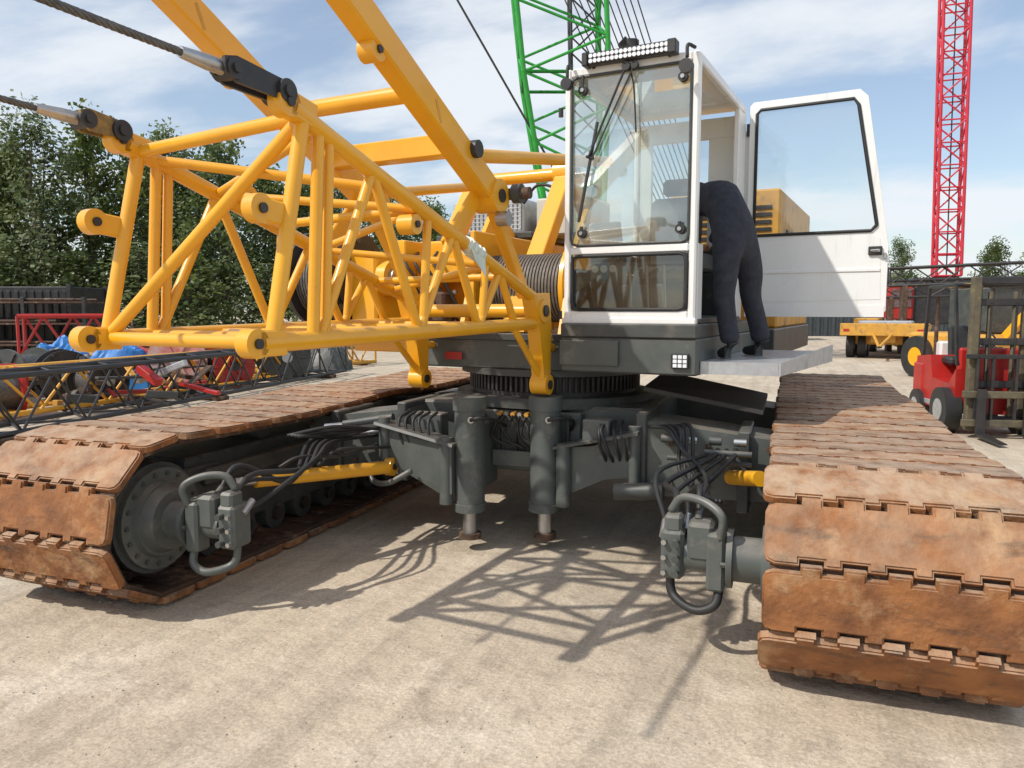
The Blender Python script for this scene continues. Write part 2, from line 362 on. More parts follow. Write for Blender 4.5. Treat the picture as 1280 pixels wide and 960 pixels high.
# carbody
b=MB()
cx,cyy=-1.9,6.3
b.bb(-2.85,-.95,5.62,7.1,.52,1.06,GRY,.02)
b.bb(-2.45,-1.45,5.50,5.62,.55,1.02,GRY,.01)
for i in range(7):
    x=-2.38+i*.14; b.bb(x-.01,x+.01,5.46,5.50,.58,1.0,GRYD,.003)
b.tube((cx,cyy,1.04),(cx,cyy,1.12),.84,GRYD,seg=48)
b.tube((cx,cyy,1.12),(cx,cyy,1.32),.70,BLKM,seg=48)
for i in range(96):
    a=i*2*math.pi/96; b.box((cx+.715*math.cos(a),cyy+.715*math.sin(a),1.215),(.035,.022,.12),BLKM,Matrix.Rotation(a,3,'Z'),.004)
b.tube((cx,cyy,1.285),(cx,cyy,1.335),.80,GRYD,seg=48)
for yy in (5.55,7.3):
    b.prism([(-2.8,yy-.22,1.02),(-3.75,yy-.20,.90),(-3.75,yy-.20,.50),(-2.8,yy-.22,.48)],(0,.5,0),GRY)
    b.prism([(-1.0,yy-.22,1.02),(-1.0,yy-.22,.48),(.15,yy-.20,.50),(.15,yy-.20,.90)],(0,.5,0),GRY)
b.bb(-2.9,-2.82,5.3,5.9,.44,1.07,GRYD,.01); b.bb(-1.0,-.92,5.3,5.9,.44,1.07,GRYD,.01)
b.bb(-3.5,-3.42,5.28,5.85,.42,.98,GRYD,.01); b.bb(-.3,-.22,5.28,5.85,.42,.98,GRYD,.01)
b.box((-2.62,5.32,.9),(.26,.14,.2),GRY); b.box((-1.28,5.34,.93),(.2,.14,.16),GRY)
b.tube((-3.35,5.24,.88),(-2.9,5.24,.96),.03,GRYD); b.tube((-3.3,5.2,.8),(-2.95,5.22,.86),.022,STL)
for x,y in ((-2.21,5.15),(-1.68,5.34)):
    b.tube((x,y,.34),(x,y,1.14),.112,GRY,seg=28); b.tube((x,y,1.06),(x,y,1.16),.125,GRY,seg=28)
    b.tube((x,y,.30),(x,y,.36),.122,GRY,seg=28)
    b.tube((x,y,.10),(x,y,.32),.055,STL,seg=18); b.tube((x,y,.09),(x,y,.13),.085,RUSTD,seg=20)
    b.bb(x-.07,x+.07,y+.05,5.55,.45,.95,GRY,.01)
    b.tube((x+.06,y-.12,1.0),(x+.06,y-.06,1.0),.025,STL,seg=10)
    b.path([(x+.06,y-.13,1.0),(x+.14,y-.12,1.02),(x+.2,y+.05,.98),(x+.16,5.48,.9)],.014,BLK)
b.prism([(-2.92,5.10,.92),(-2.92,5.10,.66),(-2.42,5.04,.44),(-2.30,5.02,.44),(-2.30,5.02,.80),(-2.62,5.06,.84)],(0,.12,0),GRY)
b.prism([(-2.95,5.02,.93),(-2.28,4.98,.80),(-2.28,4.99,.82),(-2.95,5.03,.95)],(0,.2,0),GRYD)
b.tube((-2.36,5.05,.36),(-2.36,5.05,.86),.05,GRY); b.tube((-2.9,5.1,.6),(-2.9,5.1,.98),.045,GRY)
b.path([(-2.62,5.0,.6),(-2.8,4.96,.5),(-2.95,5.0,.5),(-3.0,5.05,.58)],.022,GRY)
b.prism([(-.98,5.26,.95),(-.98,5.26,.62),(-1.22,5.28,.58),(-1.50,5.30,.44),(-1.60,5.31,.50),(-1.60,5.31,.78),(-1.3,5.28,.82)],(0,.12,0),GRY)
b.prism([(-.96,5.18,.93),(-1.60,5.24,.78),(-1.60,5.24,.80),(-.96,5.18,.955)],(0,.2,0),GRYD)
b.tube((-1.52,5.28,.36),(-1.52,5.28,.82),.055,GRY); b.tube((-1.0,5.28,.55),(-1.0,5.28,.98),.045,GRY)
b.tube((-1.12,5.2,.52),(-.78,5.2,.55),.06,GRYD)
rh=random.Random(9)
for i in range(7):
    x=-2.08+i*.055; b.path([(x,5.45,1.0),(x+rh.uniform(-.02,.02),5.36,.93+rh.uniform(-.02,.03)),(x+rh.uniform(-.05,.05),5.38,.82),(x+.12+rh.uniform(-.05,.05),5.42,.74)],.011,BLK)
    b.tube((x,5.50,1.0),(x,5.42,1.0),.018,STL if i%2 else YELD,seg=8)
for i in range(5):
    j=rh.uniform(-.03,.03); b.path([(-2.5-.06*i,5.2,1.02),(-2.52-.06*i+j,5.1,.96),(-2.5-.06*i-j,5.08,.80+j),(-2.46-.05*i,5.2,.70)],.012,BLK)
for i in range(4):
    j=rh.uniform(-.03,.03); b.path([(-1.25+.05*i,5.34,1.0),(-1.26+.05*i+j,5.22,.95),(-1.23+.06*i,5.2,.82+j),(-1.2+.05*i,5.3,.7)],.012,BLK)
b.bb(-2.13,-1.76,5.40,5.44,.60,.72,GRY,.005)
for x in (-3.7,-3.3,-3.05,-.75,-.5,-.1):
    b.tube((x,5.33,.86),(x,5.30,.86),.02,RUSTD,seg=6); b.tube((x,5.33,.58),(x,5.30,.58),.02,RUSTD,seg=6)
b.prism([(-1.0,5.6,1.20),(-.15,5.45,1.08),(-.15,6.6,1.08),(-1.0,6.6,1.24)],(0,0,.03),BLKM)
for i in range(6):
    j=rh.uniform(-.05,.05); b.path([(-.9+.03*i,5.3,.98),(-.75+.03*i,5.15+j,1.0),(-.6+j,5.0,.9-.05*i),(-.45,4.7+j,.8-.04*i),(-.42+.02*i,4.2,.76)],.013,BLK)
for i in range(4):
    b.tube((-.8+.16*i,5.2,.92),(-.72+.16*i,5.2,.92),.028,STL if i%2 else GRYD,seg=10)
b.tube((-.5,5.1,.86),(-.2,5.1,.86),.02,GRYD); b.tube((-.75,5.15,.8),(-.2,5.15,.78),.018,GRYD)
b.obj('carbody',crane)
b=MB()
b.tube((-3.3,4.08,.67),(-2.85,5.05,.60),.05,YEL,seg=18); b.lug((-2.84,5.08,.60),(1,0,0),.07,.06,YEL)
b.tube((-3.36,3.95,.68),(-3.3,4.08,.67),.03,STL)
b.tube((-.14,4.95,.74),(-.34,5.3,.66),.05,YEL,seg=18)
b.path([(-3.1,4.5,.70),(-3.0,4.6,.80),(-2.9,4.85,.78),(-2.85,5.1,.75)],.013,BLK); b.path([(-3.2,4.2,.74),(-3.1,4.3,.80),(-3.0,4.6,.76),(-2.9,5.0,.78)],.013,BLK)
for i in range(4): b.path([(-3.35+.03*i,4.5,.9),(-3.1,4.7+.05*i,.95-.03*i),(-2.95,5.0,.9),(-2.85,5.3,.86)],.014,BLK)
for i in range(3): b.tube((-3.2,4.75+.1*i,.93-.05*i),(-3.08,4.8+.1*i,.94-.05*i),.03,STL if i==0 else RUSTD,seg=10)
b.obj('track_cylinders',crane)

# ---------------------------------------------------------------- superstructure (local frame)
RZ=-R(7.4); SC=(cx,cyy,0)
sup=empty('superstructure',SC,RZ,crane)
b=MB()
b.bb(-.97,.45,-.75,3.9,1.335,1.60,GRY,.012)
b.bb(-1.0,.44,-.78,-.74,1.56,1.615,GRYD,.006)
b.bb(.452,1.45,-.90,1.55,1.35,1.60,GRY,.012)
b.bb(.455,1.447,-.915,1.54,1.603,1.70,GRYD,.008)
b.bb(.452,.9,-.925,-.902,1.40,1.58,GRY,.004)
b.bb(-1.85,-.98,-.42,3.4,1.42,1.66,YEL,.01)
b.bb(1.47,1.62,1.3,4.0,1.36,1.62,GRYD,.01)
b.bb(-.62,-.46,-.787,-.781,1.40,1.46,RED,.001)
b.bb(1.28,1.40,-.925,-.903,1.40,1.50,BLK,.004)
for i in range(3):
    for k in range(3): b.bb(1.295+.034*i,1.322+.034*i,-.931,-.926,1.408+.03*k,1.432+.03*k,LED,.001)
b.obj('deck',sup)
b=MB()
b.prism([(1.455,-.80,1.40),(1.95,-.74,1.40),(2.12,1.0,1.40),(1.455,1.0,1.40)],(0,0,.045),GALV)
b.prism([(1.455,-.812,1.36),(1.955,-.752,1.36),(1.955,-.752,1.447),(1.455,-.812,1.447)],(0,.01,0),GALV)
b.prism([(1.957,-.75,1.36),(2.132,1.0,1.36),(2.132,1.0,1.50),(1.957,-.75,1.447)],(.012,0,0),GALV)
for i in range(6):
    b.lug((1.985+.02*i,-.28+.2*i-.02,1.42),(1,0,0),.02,.03,GALV)
b.obj('walk_platform',sup)
b=MB()
b.bb(-1.55,-.62,-.1,1.1,1.66,2.42,YEL,.02)
b.bb(-1.45,-1.0,-.25,-.1,1.75,2.2,YEL,.015)
b.bb(-.55,-.50,-.5,.9,1.6,2.45,YEL,.01)
b.prism([(-.60,-.62,1.6),(-.60,.6,1.6),(-.60,.3,2.5),(-.60,-.1,2.62),(-.60,-.35,2.3)],(.04,0,0),YEL)
b.prism([(.30,-.62,1.6),(.30,.6,1.6),(.30,.3,2.5),(.30,-.1,2.62),(.30,-.35,2.3)],(.04,0,0),YEL)
b.bb(-1.2,-.66,-.34,-.12,2.05,2.2,YEL,.01)
b.bb(-1.3,-1.2,-.5,-.2,1.66,2.4,YEL,.01)
for i in range(4): b.tube((-1.28+.15*i,-.27,1.95),(-1.28+.15*i,-.3,1.95),.02,STL,seg=8)
for i in range(5): b.path([(-1.4+.1*i,-.3,2.3),(-1.3+.1*i,-.5,2.2),(-1.1+.08*i,-.45,1.95),(-1.0+.08*i,-.35,1.7)],.014,BLK)
b.box((-.95,-.42,1.82),(.3,.2,.26),RUSTD,None,.02); b.tube((-.95,-.55,1.85),(-.95,-.35,1.85),.07,STL,seg=16)
DR=M('greased_rope',(.16,.13,.10),(.10,.085,.07),scale=20,rough=.6)
b.tube((-.5,-.15,1.98),(.28,-.15,1.98),.27,DR,seg=32)
for i in range(26):
    x=-.48+i*.029
    b.tube((x,-.15,1.98),(x+.018,-.15,1.98),.285,DR,seg=32,cap=True)
b.tube((-.545,-.15,1.98),(-.5,-.15,1.98),.38,YEL,seg=32); b.tube((.26,-.15,1.98),(.295,-.15,1.98),.38,YEL,seg=32)
for x in (-.15,-1.1):
    b.beam((x,-.30,1.9),(x,.60,3.05),.16,.14,YEL)
    b.beam((x,.60,3.05),(x,2.3,1.8),.10,.10,YEL)
    b.lug((x,.60,3.05),(1,0,0),.13,.2,YEL)
    b.prism([(x-.1,-.5,1.62),(x-.1,.1,1.62),(x-.1,.0,2.1),(x-.1,-.25,2.2),(x-.1,-.4,2.0)],(.2,0,0),YEL)
b.tube((-1.1,.6,3.05),(-.15,.6,3.05),.06,YEL)
b.bb(-2.0,-.9,1.35,3.6,1.66,2.55,YEL,.02)
b.bb(-1.95,-.95,1.33,1.348,1.75,2.45,GRYD,.01)
b.bb(-2.05,-.85,1.3,3.6,2.55,2.62,GRYD,.01)
b.bb(.5,1.58,1.7,4.1,1.62,2.95,YELD,.02)
for i in range(9): b.bb(.6,1.5,1.685,1.698,2.2+i*.07,2.235+i*.07,BLKM,.002)
for i in range(9): b.bb(1.582,1.594,2.1,3.6,2.0+i*.07,2.035+i*.07,BLKM,.002)
b.bb(-1.5,1.4,3.9,4.7,1.4,2.7,YEL,.03)
b.obj('machinery_house',sup)
b=MB()
b.bb(-1.95,-1.05,1.5,2.6,2.63,3.0,GALV,.015)
for i in range(16): b.bb(-1.9+i*.053,-1.87+i*.053,1.485,1.498,2.66,2.97,STL,.002)
for k in range(7): b.bb(-1.92,-1.08,1.48,1.484,2.67+k*.045,2.68+k*.045,GALV,.001)
b.bb(-.95,-.35,1.6,2.3,2.6,3.0,M('cream_paint',(.6,.57,.48),(.5,.48,.4),rough=.5),.02)
b.tube((-.6,1.55,2.95),(-.6,1.55,3.2),.04,BLKM)
b.path([(-.9,1.2,2.9),(-.7,1.1,3.05),(-.5,1.1,3.0),(-.45,1.1,2.8)],.015,BLK)
b.obj('exhaust_and_grille',sup)
b=MB()
wy=-.72; wz=2.06
for x0,x1 in ((-2.00,-1.96),(-1.62,-1.55)):
    b.tube((x0,wy,wz),(x1,wy,wz),.42,BLKM,seg=40)
b.tube((-1.98,wy,wz),(-1.6,wy,wz),.26,BLKM,seg=32)
for i in range(11): b.tube((-1.95+i*.029,wy,wz),(-1.95+i*.029+.02,wy,wz),.34,ROPE if i%4 else DR,seg=36)
b.tube((-1.55,wy,wz),(-1.53,wy,wz),.30,BLK,seg=32)
for k in range(8):
    a=k*math.pi/4; b.tube((-1.53,wy+.34*math.cos(a),wz+.34*math.sin(a)),(-1.54,wy+.34*math.cos(a),wz+.34*math.sin(a)),.03,GRYD,seg=8)
b.bb(-1.52,-1.25,wy-.14,wy+.6,1.66,2.28,YEL,.02)
b.tube((-1.25,wy,wz),(-1.16,wy,wz),.15,YEL,seg=24); b.tube((-1.16,wy,wz),(-1.12,wy,wz),.09,STL,seg=20)
b.bb(-2.05,-1.25,wy-.05,wy+.4,1.58,1.66,YEL,.01)
b.obj('auxiliary_winch',sup)

# ---------------------------------------------------------------- boom pivot section
b=MB()
xr,xl=.32,-.76; yb=-3.64; yt=-3.42; zb,zt=1.66,2.64
fy=-1.02
rc=.042; rb=.026
def tp(x,y):
    t=(y-yt)/(fy-yt); return V((x,y,zt+(1.86-zt)*t-(.05*(1-t) if x<0 else 0)))
def bt(x,y):
    t=(y-yb)/(fy-yb); return V((x,y,zb+(1.70-zb)*t))
for x in (xr,xl):
    b.tube(tp(x,yt-.05),tp(x,fy),rc,YEL,seg=16); b.tube(bt(x,yb-.05),bt(x,fy),rc,YEL,seg=16)
    b.tube(bt(x,yb+.02),tp(x,yt+.02),.034,YEL,seg=14)
    b.tube(bt(x,yb+.27),tp(x,yt+.12),.028,YEL,seg=12)
    ys=[-3.33,-2.92,-2.53,-2.18,-1.88,-1.6,-1.38]
    for i in range(len(ys)-1):
        if i%2==0: b.tube(bt(x,ys[i]),tp(x,ys[i+1]),rb,YEL); b.tube(bt(x,ys[i]+.04),tp(x,ys[i]+.10),rb*.95,YEL)
        else: b.tube(tp(x,ys[i]),bt(x,ys[i+1]),rb,YEL)
    for P_,dz in ((tp(x,yt),.03),(bt(x,yb),0)):
        b.lug(P_+V((0,-.09,dz)),(1,0,0),.062,.07,YEL); b.beam(P_+V((0,-.08,dz)),P_+V((0,.08,0)),.07,.11,YEL)
    c=V((x-.05,(yb+yt)/2-.10,zb+.56)); b.lug(c,(1,0,0),.062,.06,YEL); b.beam(c,c+V((.03,.14,-.02)),.055,.1,YEL)
    b.prism([(x-.05,fy-.16,1.90),(x-.05,fy+.10,1.92),(x-.05,fy+.14,1.66),(x-.05,-.90,1.24),(x-.05,-.99,1.24),(x-.05,fy-.06,1.64)],(.10,0,0),YEL)
    b.lug((x,-.945,1.25),(1,0,0),.075,.13,YEL,.45)
    b.lug((x,fy,1.79),(1,0,0),.085,.13,YEL,.5)
    b.tube(bt(x,-1.42),(x,-.96,1.30),.024,YEL)
    b.tube((x,-1.02,1.5),(x,-.62,1.52),.03,YEL)
for y in (yb+.02,yb+.27): b.tube(bt(xl,y),bt(xr,y),.032,YEL,seg=14)
b.tube(tp(xl,yt+.02),tp(xr,yt+.02),.032,YEL,seg=14)
b.tube(tp(xr,yt+.02),bt(xl,yb+.02),.03,YEL,seg=14)
b.tube(tp(xl,yt+.1),tp(xr,yt+.7),rb,YEL);
ys=[-3.30,-2.92,-2.5,-2.1,-1.7,-1.3]
for i in range(len(ys)-1):
    a,c=(xl,xr) if i%2 else (xr,xl)
    b.tube(tp(a,ys[i]),tp(c,ys[i+1]),rb*.9,YEL); b.tube(bt(a,ys[i]),bt(c,ys[i+1]),rb*.9,YEL)
for y in (-2.5,-1.5): b.tube(tp(xl,y),tp(xr,y),rb,YEL); b.tube(bt(xl,y),bt(xr,y),rb,YEL)
b.tube((xl,fy,1.79),(xr,fy,1.79),.05,YEL,seg=16)
b.lug(tp(xl,-2.75)+V((.02,0,.06)),(1,0,0),.06,.12,YEL)
b.lug(tp(xr,-2.55)+V((-.04,0,-.10)),(1,0,0),.055,.10,YEL)
rp=random.Random(2); c0=tp(xr,-2.05); c1=tp(xr,-1.85)
WR=M('plastic_wrap',(.62,.70,.60),(.75,.8,.72),rough=.25)
for i in range(9): b.tube(c0.lerp(c1,i/9)+V((rp.uniform(-.006,.006),0,rp.uniform(-.004,.01))),c0.lerp(c1,(i+1.2)/9),.044+rp.uniform(0,.012),WR,r2=.044+rp.uniform(0,.01),seg=9)
b.prism([c0+V((.03,0,.03)),c0+V((.05,.05,-.10)),c1+V((.05,-.02,-.13)),c1+V((.03,0,.03))],(.004,0,0),WR)
b.obj('boom_pivot_section',sup)

# ---------------------------------------------------------------- folded mast (two box legs)
b=MB()
mz=lambda y: 2.62+(-1.62-y)*.53
for x,ym in ((.20,-3.3),(-.78,-3.42)):
    b.beam((x,-1.50,mz(-1.50)),(x,ym,mz(ym)),.13,.16,YEL,bev=.012)
    b.lug((x,-1.50,mz(-1.5)-.01),(1,0,0),.11,.17,YEL,.4)
    b.lug((x,ym,mz(ym)),(1,0,0),.10,.16,YEL,.4)
    b.beam((x,-1.55,mz(-1.55)),(x,-1.0,1.9),.07,.09,YEL)
    b.beam((x-.04,-1.6,mz(-1.6)-.05),(x-.04,-2.0,tp(x,-2.0).z),.03,.12,YEL)
    b.lug((x,-2.75,mz(-2.75)-.10),(1,0,0),.06,.1,YEL)
    for yy in (-2.2,-3.0): b.beam((x+.066,yy,mz(yy)-.06),(x+.066,yy-.05,mz(yy)+.06),.004,.02,YELD)
b.tube((.2,-2.35,mz(-2.35)),(-.78,-2.35,mz(-2.35)),.05,YEL,seg=16)
b.beam((.2,-1.95,mz(-1.95)),(-.78,-1.95,mz(-1.95)),.12,.13,YEL)
b.tube((.2,-1.75,mz(-1.75)+.08),(.25,.6,3.12),.045,YEL,seg=16); b.tube((-.78,-1.6,mz(-1.6)),(-.9,.6,3.0),.04,YEL)
b.tube((.12,-1.82,mz(-1.75)+.10),(.30,-1.82,mz(-1.75)+.10),.055,BLKM,seg=16)
b.tube((.24,-1.35,mz(-1.5)+.02),(.42,-1.35,mz(-1.5)+.02),.04,RUSTD,seg=16); b.tube((.30,-1.35,mz(-1.5)+.02),(.36,-1.35,mz(-1.5)+.02),.065,GRYD,seg=18)
b.tube((.26,-1.5,mz(-1.5)-.16),(.34,-1.5,mz(-1.5)-.16),.05,STL,seg=16)
b.obj('folded_mast',sup)

# ---------------------------------------------------------------- pendant ropes
def rope(b,p0,p1,r,strands=6,lay=.16):
    p0=V(p0);p1=V(p1);d=p1-p0;l=d.length;d.normalize();a=d.orthogonal().normalized();c=d.cross(a)
    n=int(l/.02)
    for s in range(strands):
        ph=s*2*math.pi/strands; pts=[]
        for i in range(n+1):
            t=i/n; an=ph+t*l/lay*2*math.pi
            pts.append(p0+d*l*t+(a*math.cos(an)+c*math.sin(an))*r*.62)
        b.path(pts,r*.40,ROPE,seg=5,sub=1)
    b.tube(p0,p1,r*.45,ROPE,seg=6)
b=MB()
BRZ=M('dirty_yellow_fitting',(.35,.2,.04),(.12,.09,.05),scale=14,rough=.6)
for x,mat_,k in ((xr-.02,BLKM,1),(xl-.0,BRZ,.72)):
    z0=tp(x,yt).z+.07
    b.lug((x+.0,yt-.10,z0),(1,0,0),.05,.12,BLKM,.5)
    for s in (-.035,.035):
        b.prism([(x+s-.008,yt-.06,z0-.04),(x+s-.008,yt-.06,z0+.04),(x+s-.008,yt-.36*k,z0+.07),(x+s-.008,yt-.42*k,z0+.055),(x+s-.008,yt-.42*k,z0-.0),(x+s-.008,yt-.36*k,z0-.03)],(.016,0,0),mat_)
    ye_=yt-.37*k
    b.lug((x,ye_,z0+.02),(1,0,0),.042,.10,BLKM,.45)
    b.tube((x,ye_,z0+.02),(x,ye_-.10,z0+.022),.030,STL,seg=16); b.tube((x,ye_-.10,z0+.022),(x,ye_-.22,z0+.025),.030,STL,r2=.021,seg=16)
    rope(b,(x,ye_-.20,z0+.024),(x-.02,yt-(1.7 if k==1 else 1.2),z0+.06),.0155)
b.obj('pendant_ropes',sup)

# ---------------------------------------------------------------- cab
cabe=empty('cab',(0,0,0),0,sup)
x0,x1,y0,y1,z0,z1=.46,1.42,-.87,.75,1.71,3.49
b=MB()
pw=.05
for x in (x0,x1-pw):
    b.bb(x,x+pw,y0,y0+.07,z0,z1,WHT,.012)
    b.bb(x,x+pw,y1-.07,y1,z0,z1,WHT,.012)
    b.bb(x,x+pw,y0+.07,y1-.07,z1-.07,z1,WHT,.01)
b.bb(x0+pw,x1-pw,y0,y0+.06,z1-.06,z1,WHT,.01)
b.bb(x0+pw,x1-pw,y0-.004,y0+.05,2.19,2.245,WHT,.008)
b.bb(x0+pw,x1-pw,y0,y0+.05,z0,1.79,WHT,.008)
b.bb(x0-.01,x1+.01,y0-.012,y0+.05,z0-.012,z0+.03,WHT,.006)
b.bb(x0+pw,x1-pw,y0+.06,y0+.45,z1-.025,z1-.003,WHT,.004)
b.bb(x0+pw,x1-pw,.45,y1-.01,z1-.025,z1-.003,WHT,.004)
b.bb(x0+pw,x0+.18,y0+.45,.45,z1-.025,z1-.003,WHT,.004); b.bb(x1-.18,x1-pw,y0+.45,.45,z1-.025,z1-.003,WHT,.004)
b.bb(x0+pw,x1-pw,y1-.05,y1-.005,z0,2.35,WHT,.004)
b.bb(x0+pw,x1-pw,y1-.05,y1-.005,3.25,z1-.07,WHT,.004)
b.bb(x0+pw,.62,y1-.05,y1-.005,2.35,3.25,WHT,.004); b.bb(1.12,x1-pw,y1-.05,y1-.005,2.35,3.25,WHT,.004)
b.bb(x0,x0+.04,y0+.07,y1-.07,z0,2.1,WHT,.006)
b.bb(x1-.04,x1,.45,y1-.07,z0+.03,z1-.07,WHT,.006)
b.bb(x1-.04,x1,y0+.07,y0+.20,z0,2.25,WHT,.006)
b.bb(x0,x1,y0+.05,y1,z0-.008,z0+.03,GRYD,.004)
for z in (1.76,3.2,): b.tube((x0-.03,y0-.0,z-.03),(x0-.03,y0,z+.03),.018,BLKM,seg=10)
b.obj('cab_shell',cabe)
b=MB()
def gasket(xa,xb,za,zb_,y,r=.012,mat=BLK):
    c=.05
    pts=[(xa+c,y,za),(xb-c,y,za),(xb-.012,y,za+.012),(xb,y,za+c),(xb,y,zb_-c),(xb-.012,y,zb_-.012),(xb-c,y,zb_),(xa+c,y,zb_),(xa+.012,y,zb_-.012),(xa,y,zb_-c),(xa,y,za+c),(xa+.012,y,za+.012),(xa+c,y,za)]
    b.path(pts,r,mat,seg=6,sub=1)
gasket(x0+.055,x1-.055,2.255,z1-.065,y0+.0,.010,GRYD)
gasket(x0+.065,x1-.065,1.80,2.18,y0+.0,.013)
b.bb(x1-.075,x1-.055,y0-.0,y0+.02,1.8,2.18,BLK,.004); b.bb(x0+.055,x0+.075,y0,y0+.02,1.8,2.18,BLK,.004)
for x,z in ((.60,3.33),(1.31,3.33),(1.31,2.34),(.60,2.34)):
    b.tube((x,y0-.02,z),(x,y0+.02,z),.032,BLK,seg=16); b.tube((x,y0-.03,z),(x,y0-.02,z),.014,STL,seg=10)
    b.beam((x,y0-.015,z),(x,y0-.015,z+(.10 if z>3 else 0.05)),.025,.015,BLK)
b.tube((.93,y0-.03,3.44),(.93,y0-.06,3.44),.03,BLK); b.tube((.99,y0-.03,3.44),(.99,y0-.06,3.44),.025,BLK)
b.beam((.93,y0-.05,3.44),(.66,y0-.045,2.86),.018,.014,BLK); b.beam((.98,y0-.045,3.43),(.69,y0-.04,2.86),.010,.012,BLK)
b.beam((.72,y0-.03,3.10),(.585,y0-.03,2.42),.016,.022,BLK)
b.beam((.64,y0-.04,2.87),(.70,y0-.035,2.85),.02,.02,BLK)
b.path([(.95,y0-.03,3.42),(.98,y0-.03,3.3),(1.0,y0-.03,3.0)],.006,BLK)
b.path([(x1-.03,y0-.02,3.50),(x1-.06,y0-.09,3.50),(x1-.06,y0-.10,3.42)],.012,BLK); b.tube((x1-.06,y0-.09,3.36),(x1-.06,y0-.14,3.36),.045,BLKM,seg=18)
b.path([(x0+.06,y0-.02,3.50),(x0+.06,y0-.09,3.48),(x0+.06,y0-.10,3.40)],.012,BLK); b.tube((x0+.06,y0-.08,3.36),(x0+.06,y0-.13,3.36),.04,BLKM,seg=18)
b.obj('cab_fittings',cabe)
b=MB(); zl=3.475
b.bb(.66,1.24,y0-.08,y0-.01,zl,zl+.08,BLKM,.008)
for k in range(2):
    for i in range(18): b.tube((.685+i*.0312,y0-.081,zl+.022+k*.034),(.685+i*.0312,y0-.087,zl+.022+k*.034),.0148,LED,seg=8)
for x in (.68,1.22): b.beam((x,y0-.0,3.47),(x,y0-.03,3.53),.03,.03,BLKM)
b.bb(1.22,1.28,y0-.09,y0+.0,zl-.005,zl+.085,BLKM,.006); b.bb(.62,.66,y0-.09,y0+.0,zl-.005,zl+.085,BLKM,.006)
for i in range(10): b.bb(.68+i*.055,.69+i*.055,y0-.01,y0+.03,zl+.016,zl+.075,BLKM,.002)
b.obj('led_light_bar',cabe)
b=MB()
b.add([(x0+.05,y0+.02,2.25),(x1-.05,y0+.02,2.25),(x1-.05,y0+.02,z1-.06),(x0+.05,y0+.02,z1-.06)],[(0,1,2,3)],GLS)
b.add([(x0+.05,y0+.02,1.79),(x1-.05,y0+.02,1.79),(x1-.05,y0+.02,2.19),(x0+.05,y0+.02,2.19)],[(0,1,2,3)],GLSL)
b.add([(x0+.02,y0+.07,2.1),(x0+.02,y1-.07,2.1),(x0+.02,y1-.07,z1-.07),(x0+.02,y0+.07,z1-.07)],[(0,1,2,3)],GLSD)
b.add([(.62,y1-.02,2.35),(1.12,y1-.02,2.35),(1.12,y1-.02,3.25),(.62,y1-.02,3.25)],[(0,1,2,3)],GLSD)
b.add([(x0+.18,y0+.45,z1-.014),(x1-.18,y0+.45,z1-.014),(x1-.18,.45,z1-.014),(x0+.18,.45,z1-.014)],[(0,1,2,3)],GLSD)
b.obj('cab_glazing',cabe)
b=MB()
b.box((.90,.28,2.08),(.46,.46,.14),BLKM,None,.04); b.box((.90,.50,2.44),(.44,.13,.62),BLKM,Matrix.Rotation(R(-10),3,'X'),.05)
b.box((.90,.57,2.84),(.26,.09,.14),BLKM,None,.03)
b.bb(.74,1.06,.12,.42,1.74,2.0,BLKM)
for x in (.58,1.22): b.bb(x-.06,x+.06,-.15,.4,2.1,2.24,BLKM,.02); b.tube((x,-.08,2.24),(x,-.1,2.42),.012,BLK); b.tube((x,-.1,2.42),(x,-.1,2.5),.024,BLK)
b.bb(.56,.80,-.62,-.45,1.74,2.3,GRYD,.02); b.box((.68,-.6,2.36),(.24,.05,.16),WHTD,Matrix.Rotation(R(20),3,'X'),.01)
for i in range(3): b.tube((.61+.07*i,-.635,2.1),(.61+.07*i,-.63,2.1),.028,WHT,seg=14)
for i in range(4): b.beam((.72+.13*i,-.58,1.76),(.72+.13*i,-.66,1.98),.05,.03,STL if i%2 else RUSTD); b.tube((.72+.13*i,-.5,1.76),(.72+.13*i,-.55,2.12),.012,STL)
for i in range(5): b.path([(.58+.12*i,-.4,1.75),(.6+.12*i,-.5,1.9),(.66+.1*i,-.45,2.05),(.6+.13*i,-.3,2.1)],.014,BLK)
b.bb(x0+.05,x0+.06,y0+.1,y1-.1,1.74,2.1,GRYD,.003)
b.bb(x0+.06,x1-.06,y1-.07,y1-.052,1.75,2.34,GRYD,.003)
b.obj('cab_interior',cabe)
door=empty('cab_door',(x1+.03,y1+.03,0),R(-2),cabe)
b=MB()
def strip(pts_out,pts_in,y,th,mat):
    n=len(pts_out)
    for i in range(n):
        j=(i+1)%n
        q=[(pts_out[i][0],y,pts_out[i][1]),(pts_out[j][0],y,pts_out[j][1]),(pts_in[j][0],y,pts_in[j][1]),(pts_in[i][0],y,pts_in[i][1])]
        b.prism(q,(0,th,0),mat)
dz0,dz1=1.74,3.52
outer=[(.0,dz0+.02),(.02,dz0),(1.05,dz0),(1.09,dz0+.05),(1.09,2.30),(.90,3.46),(.84,dz1),(.03,dz1),(.0,dz1-.03)]
inner=[(.06,2.44),(.07,2.42),(.96,2.42),(1.00,2.46),(1.00,2.47),(.835,3.40),(.80,3.45),(.09,3.45),(.06,3.42)]
strip(outer,inner,-.04,.035,WHT)
b.prism([(.06,-.043,2.40),(.96,-.043,2.40),(1.03,-.043,2.36),(1.05,-.043,1.88),(.04,-.043,1.86)],(0,.003,0),WHT)
b.bb(.03,1.04,-.052,-.042,2.10,2.125,WHT,.004)
b.prism([(.0,-.046,dz0+.0),(1.08,-.046,dz0),(1.08,-.046,dz0+.09),(.0,-.046,dz0+.09)],(0,.005,0),WHT)
b.obj('door_panel',door)
b=MB()
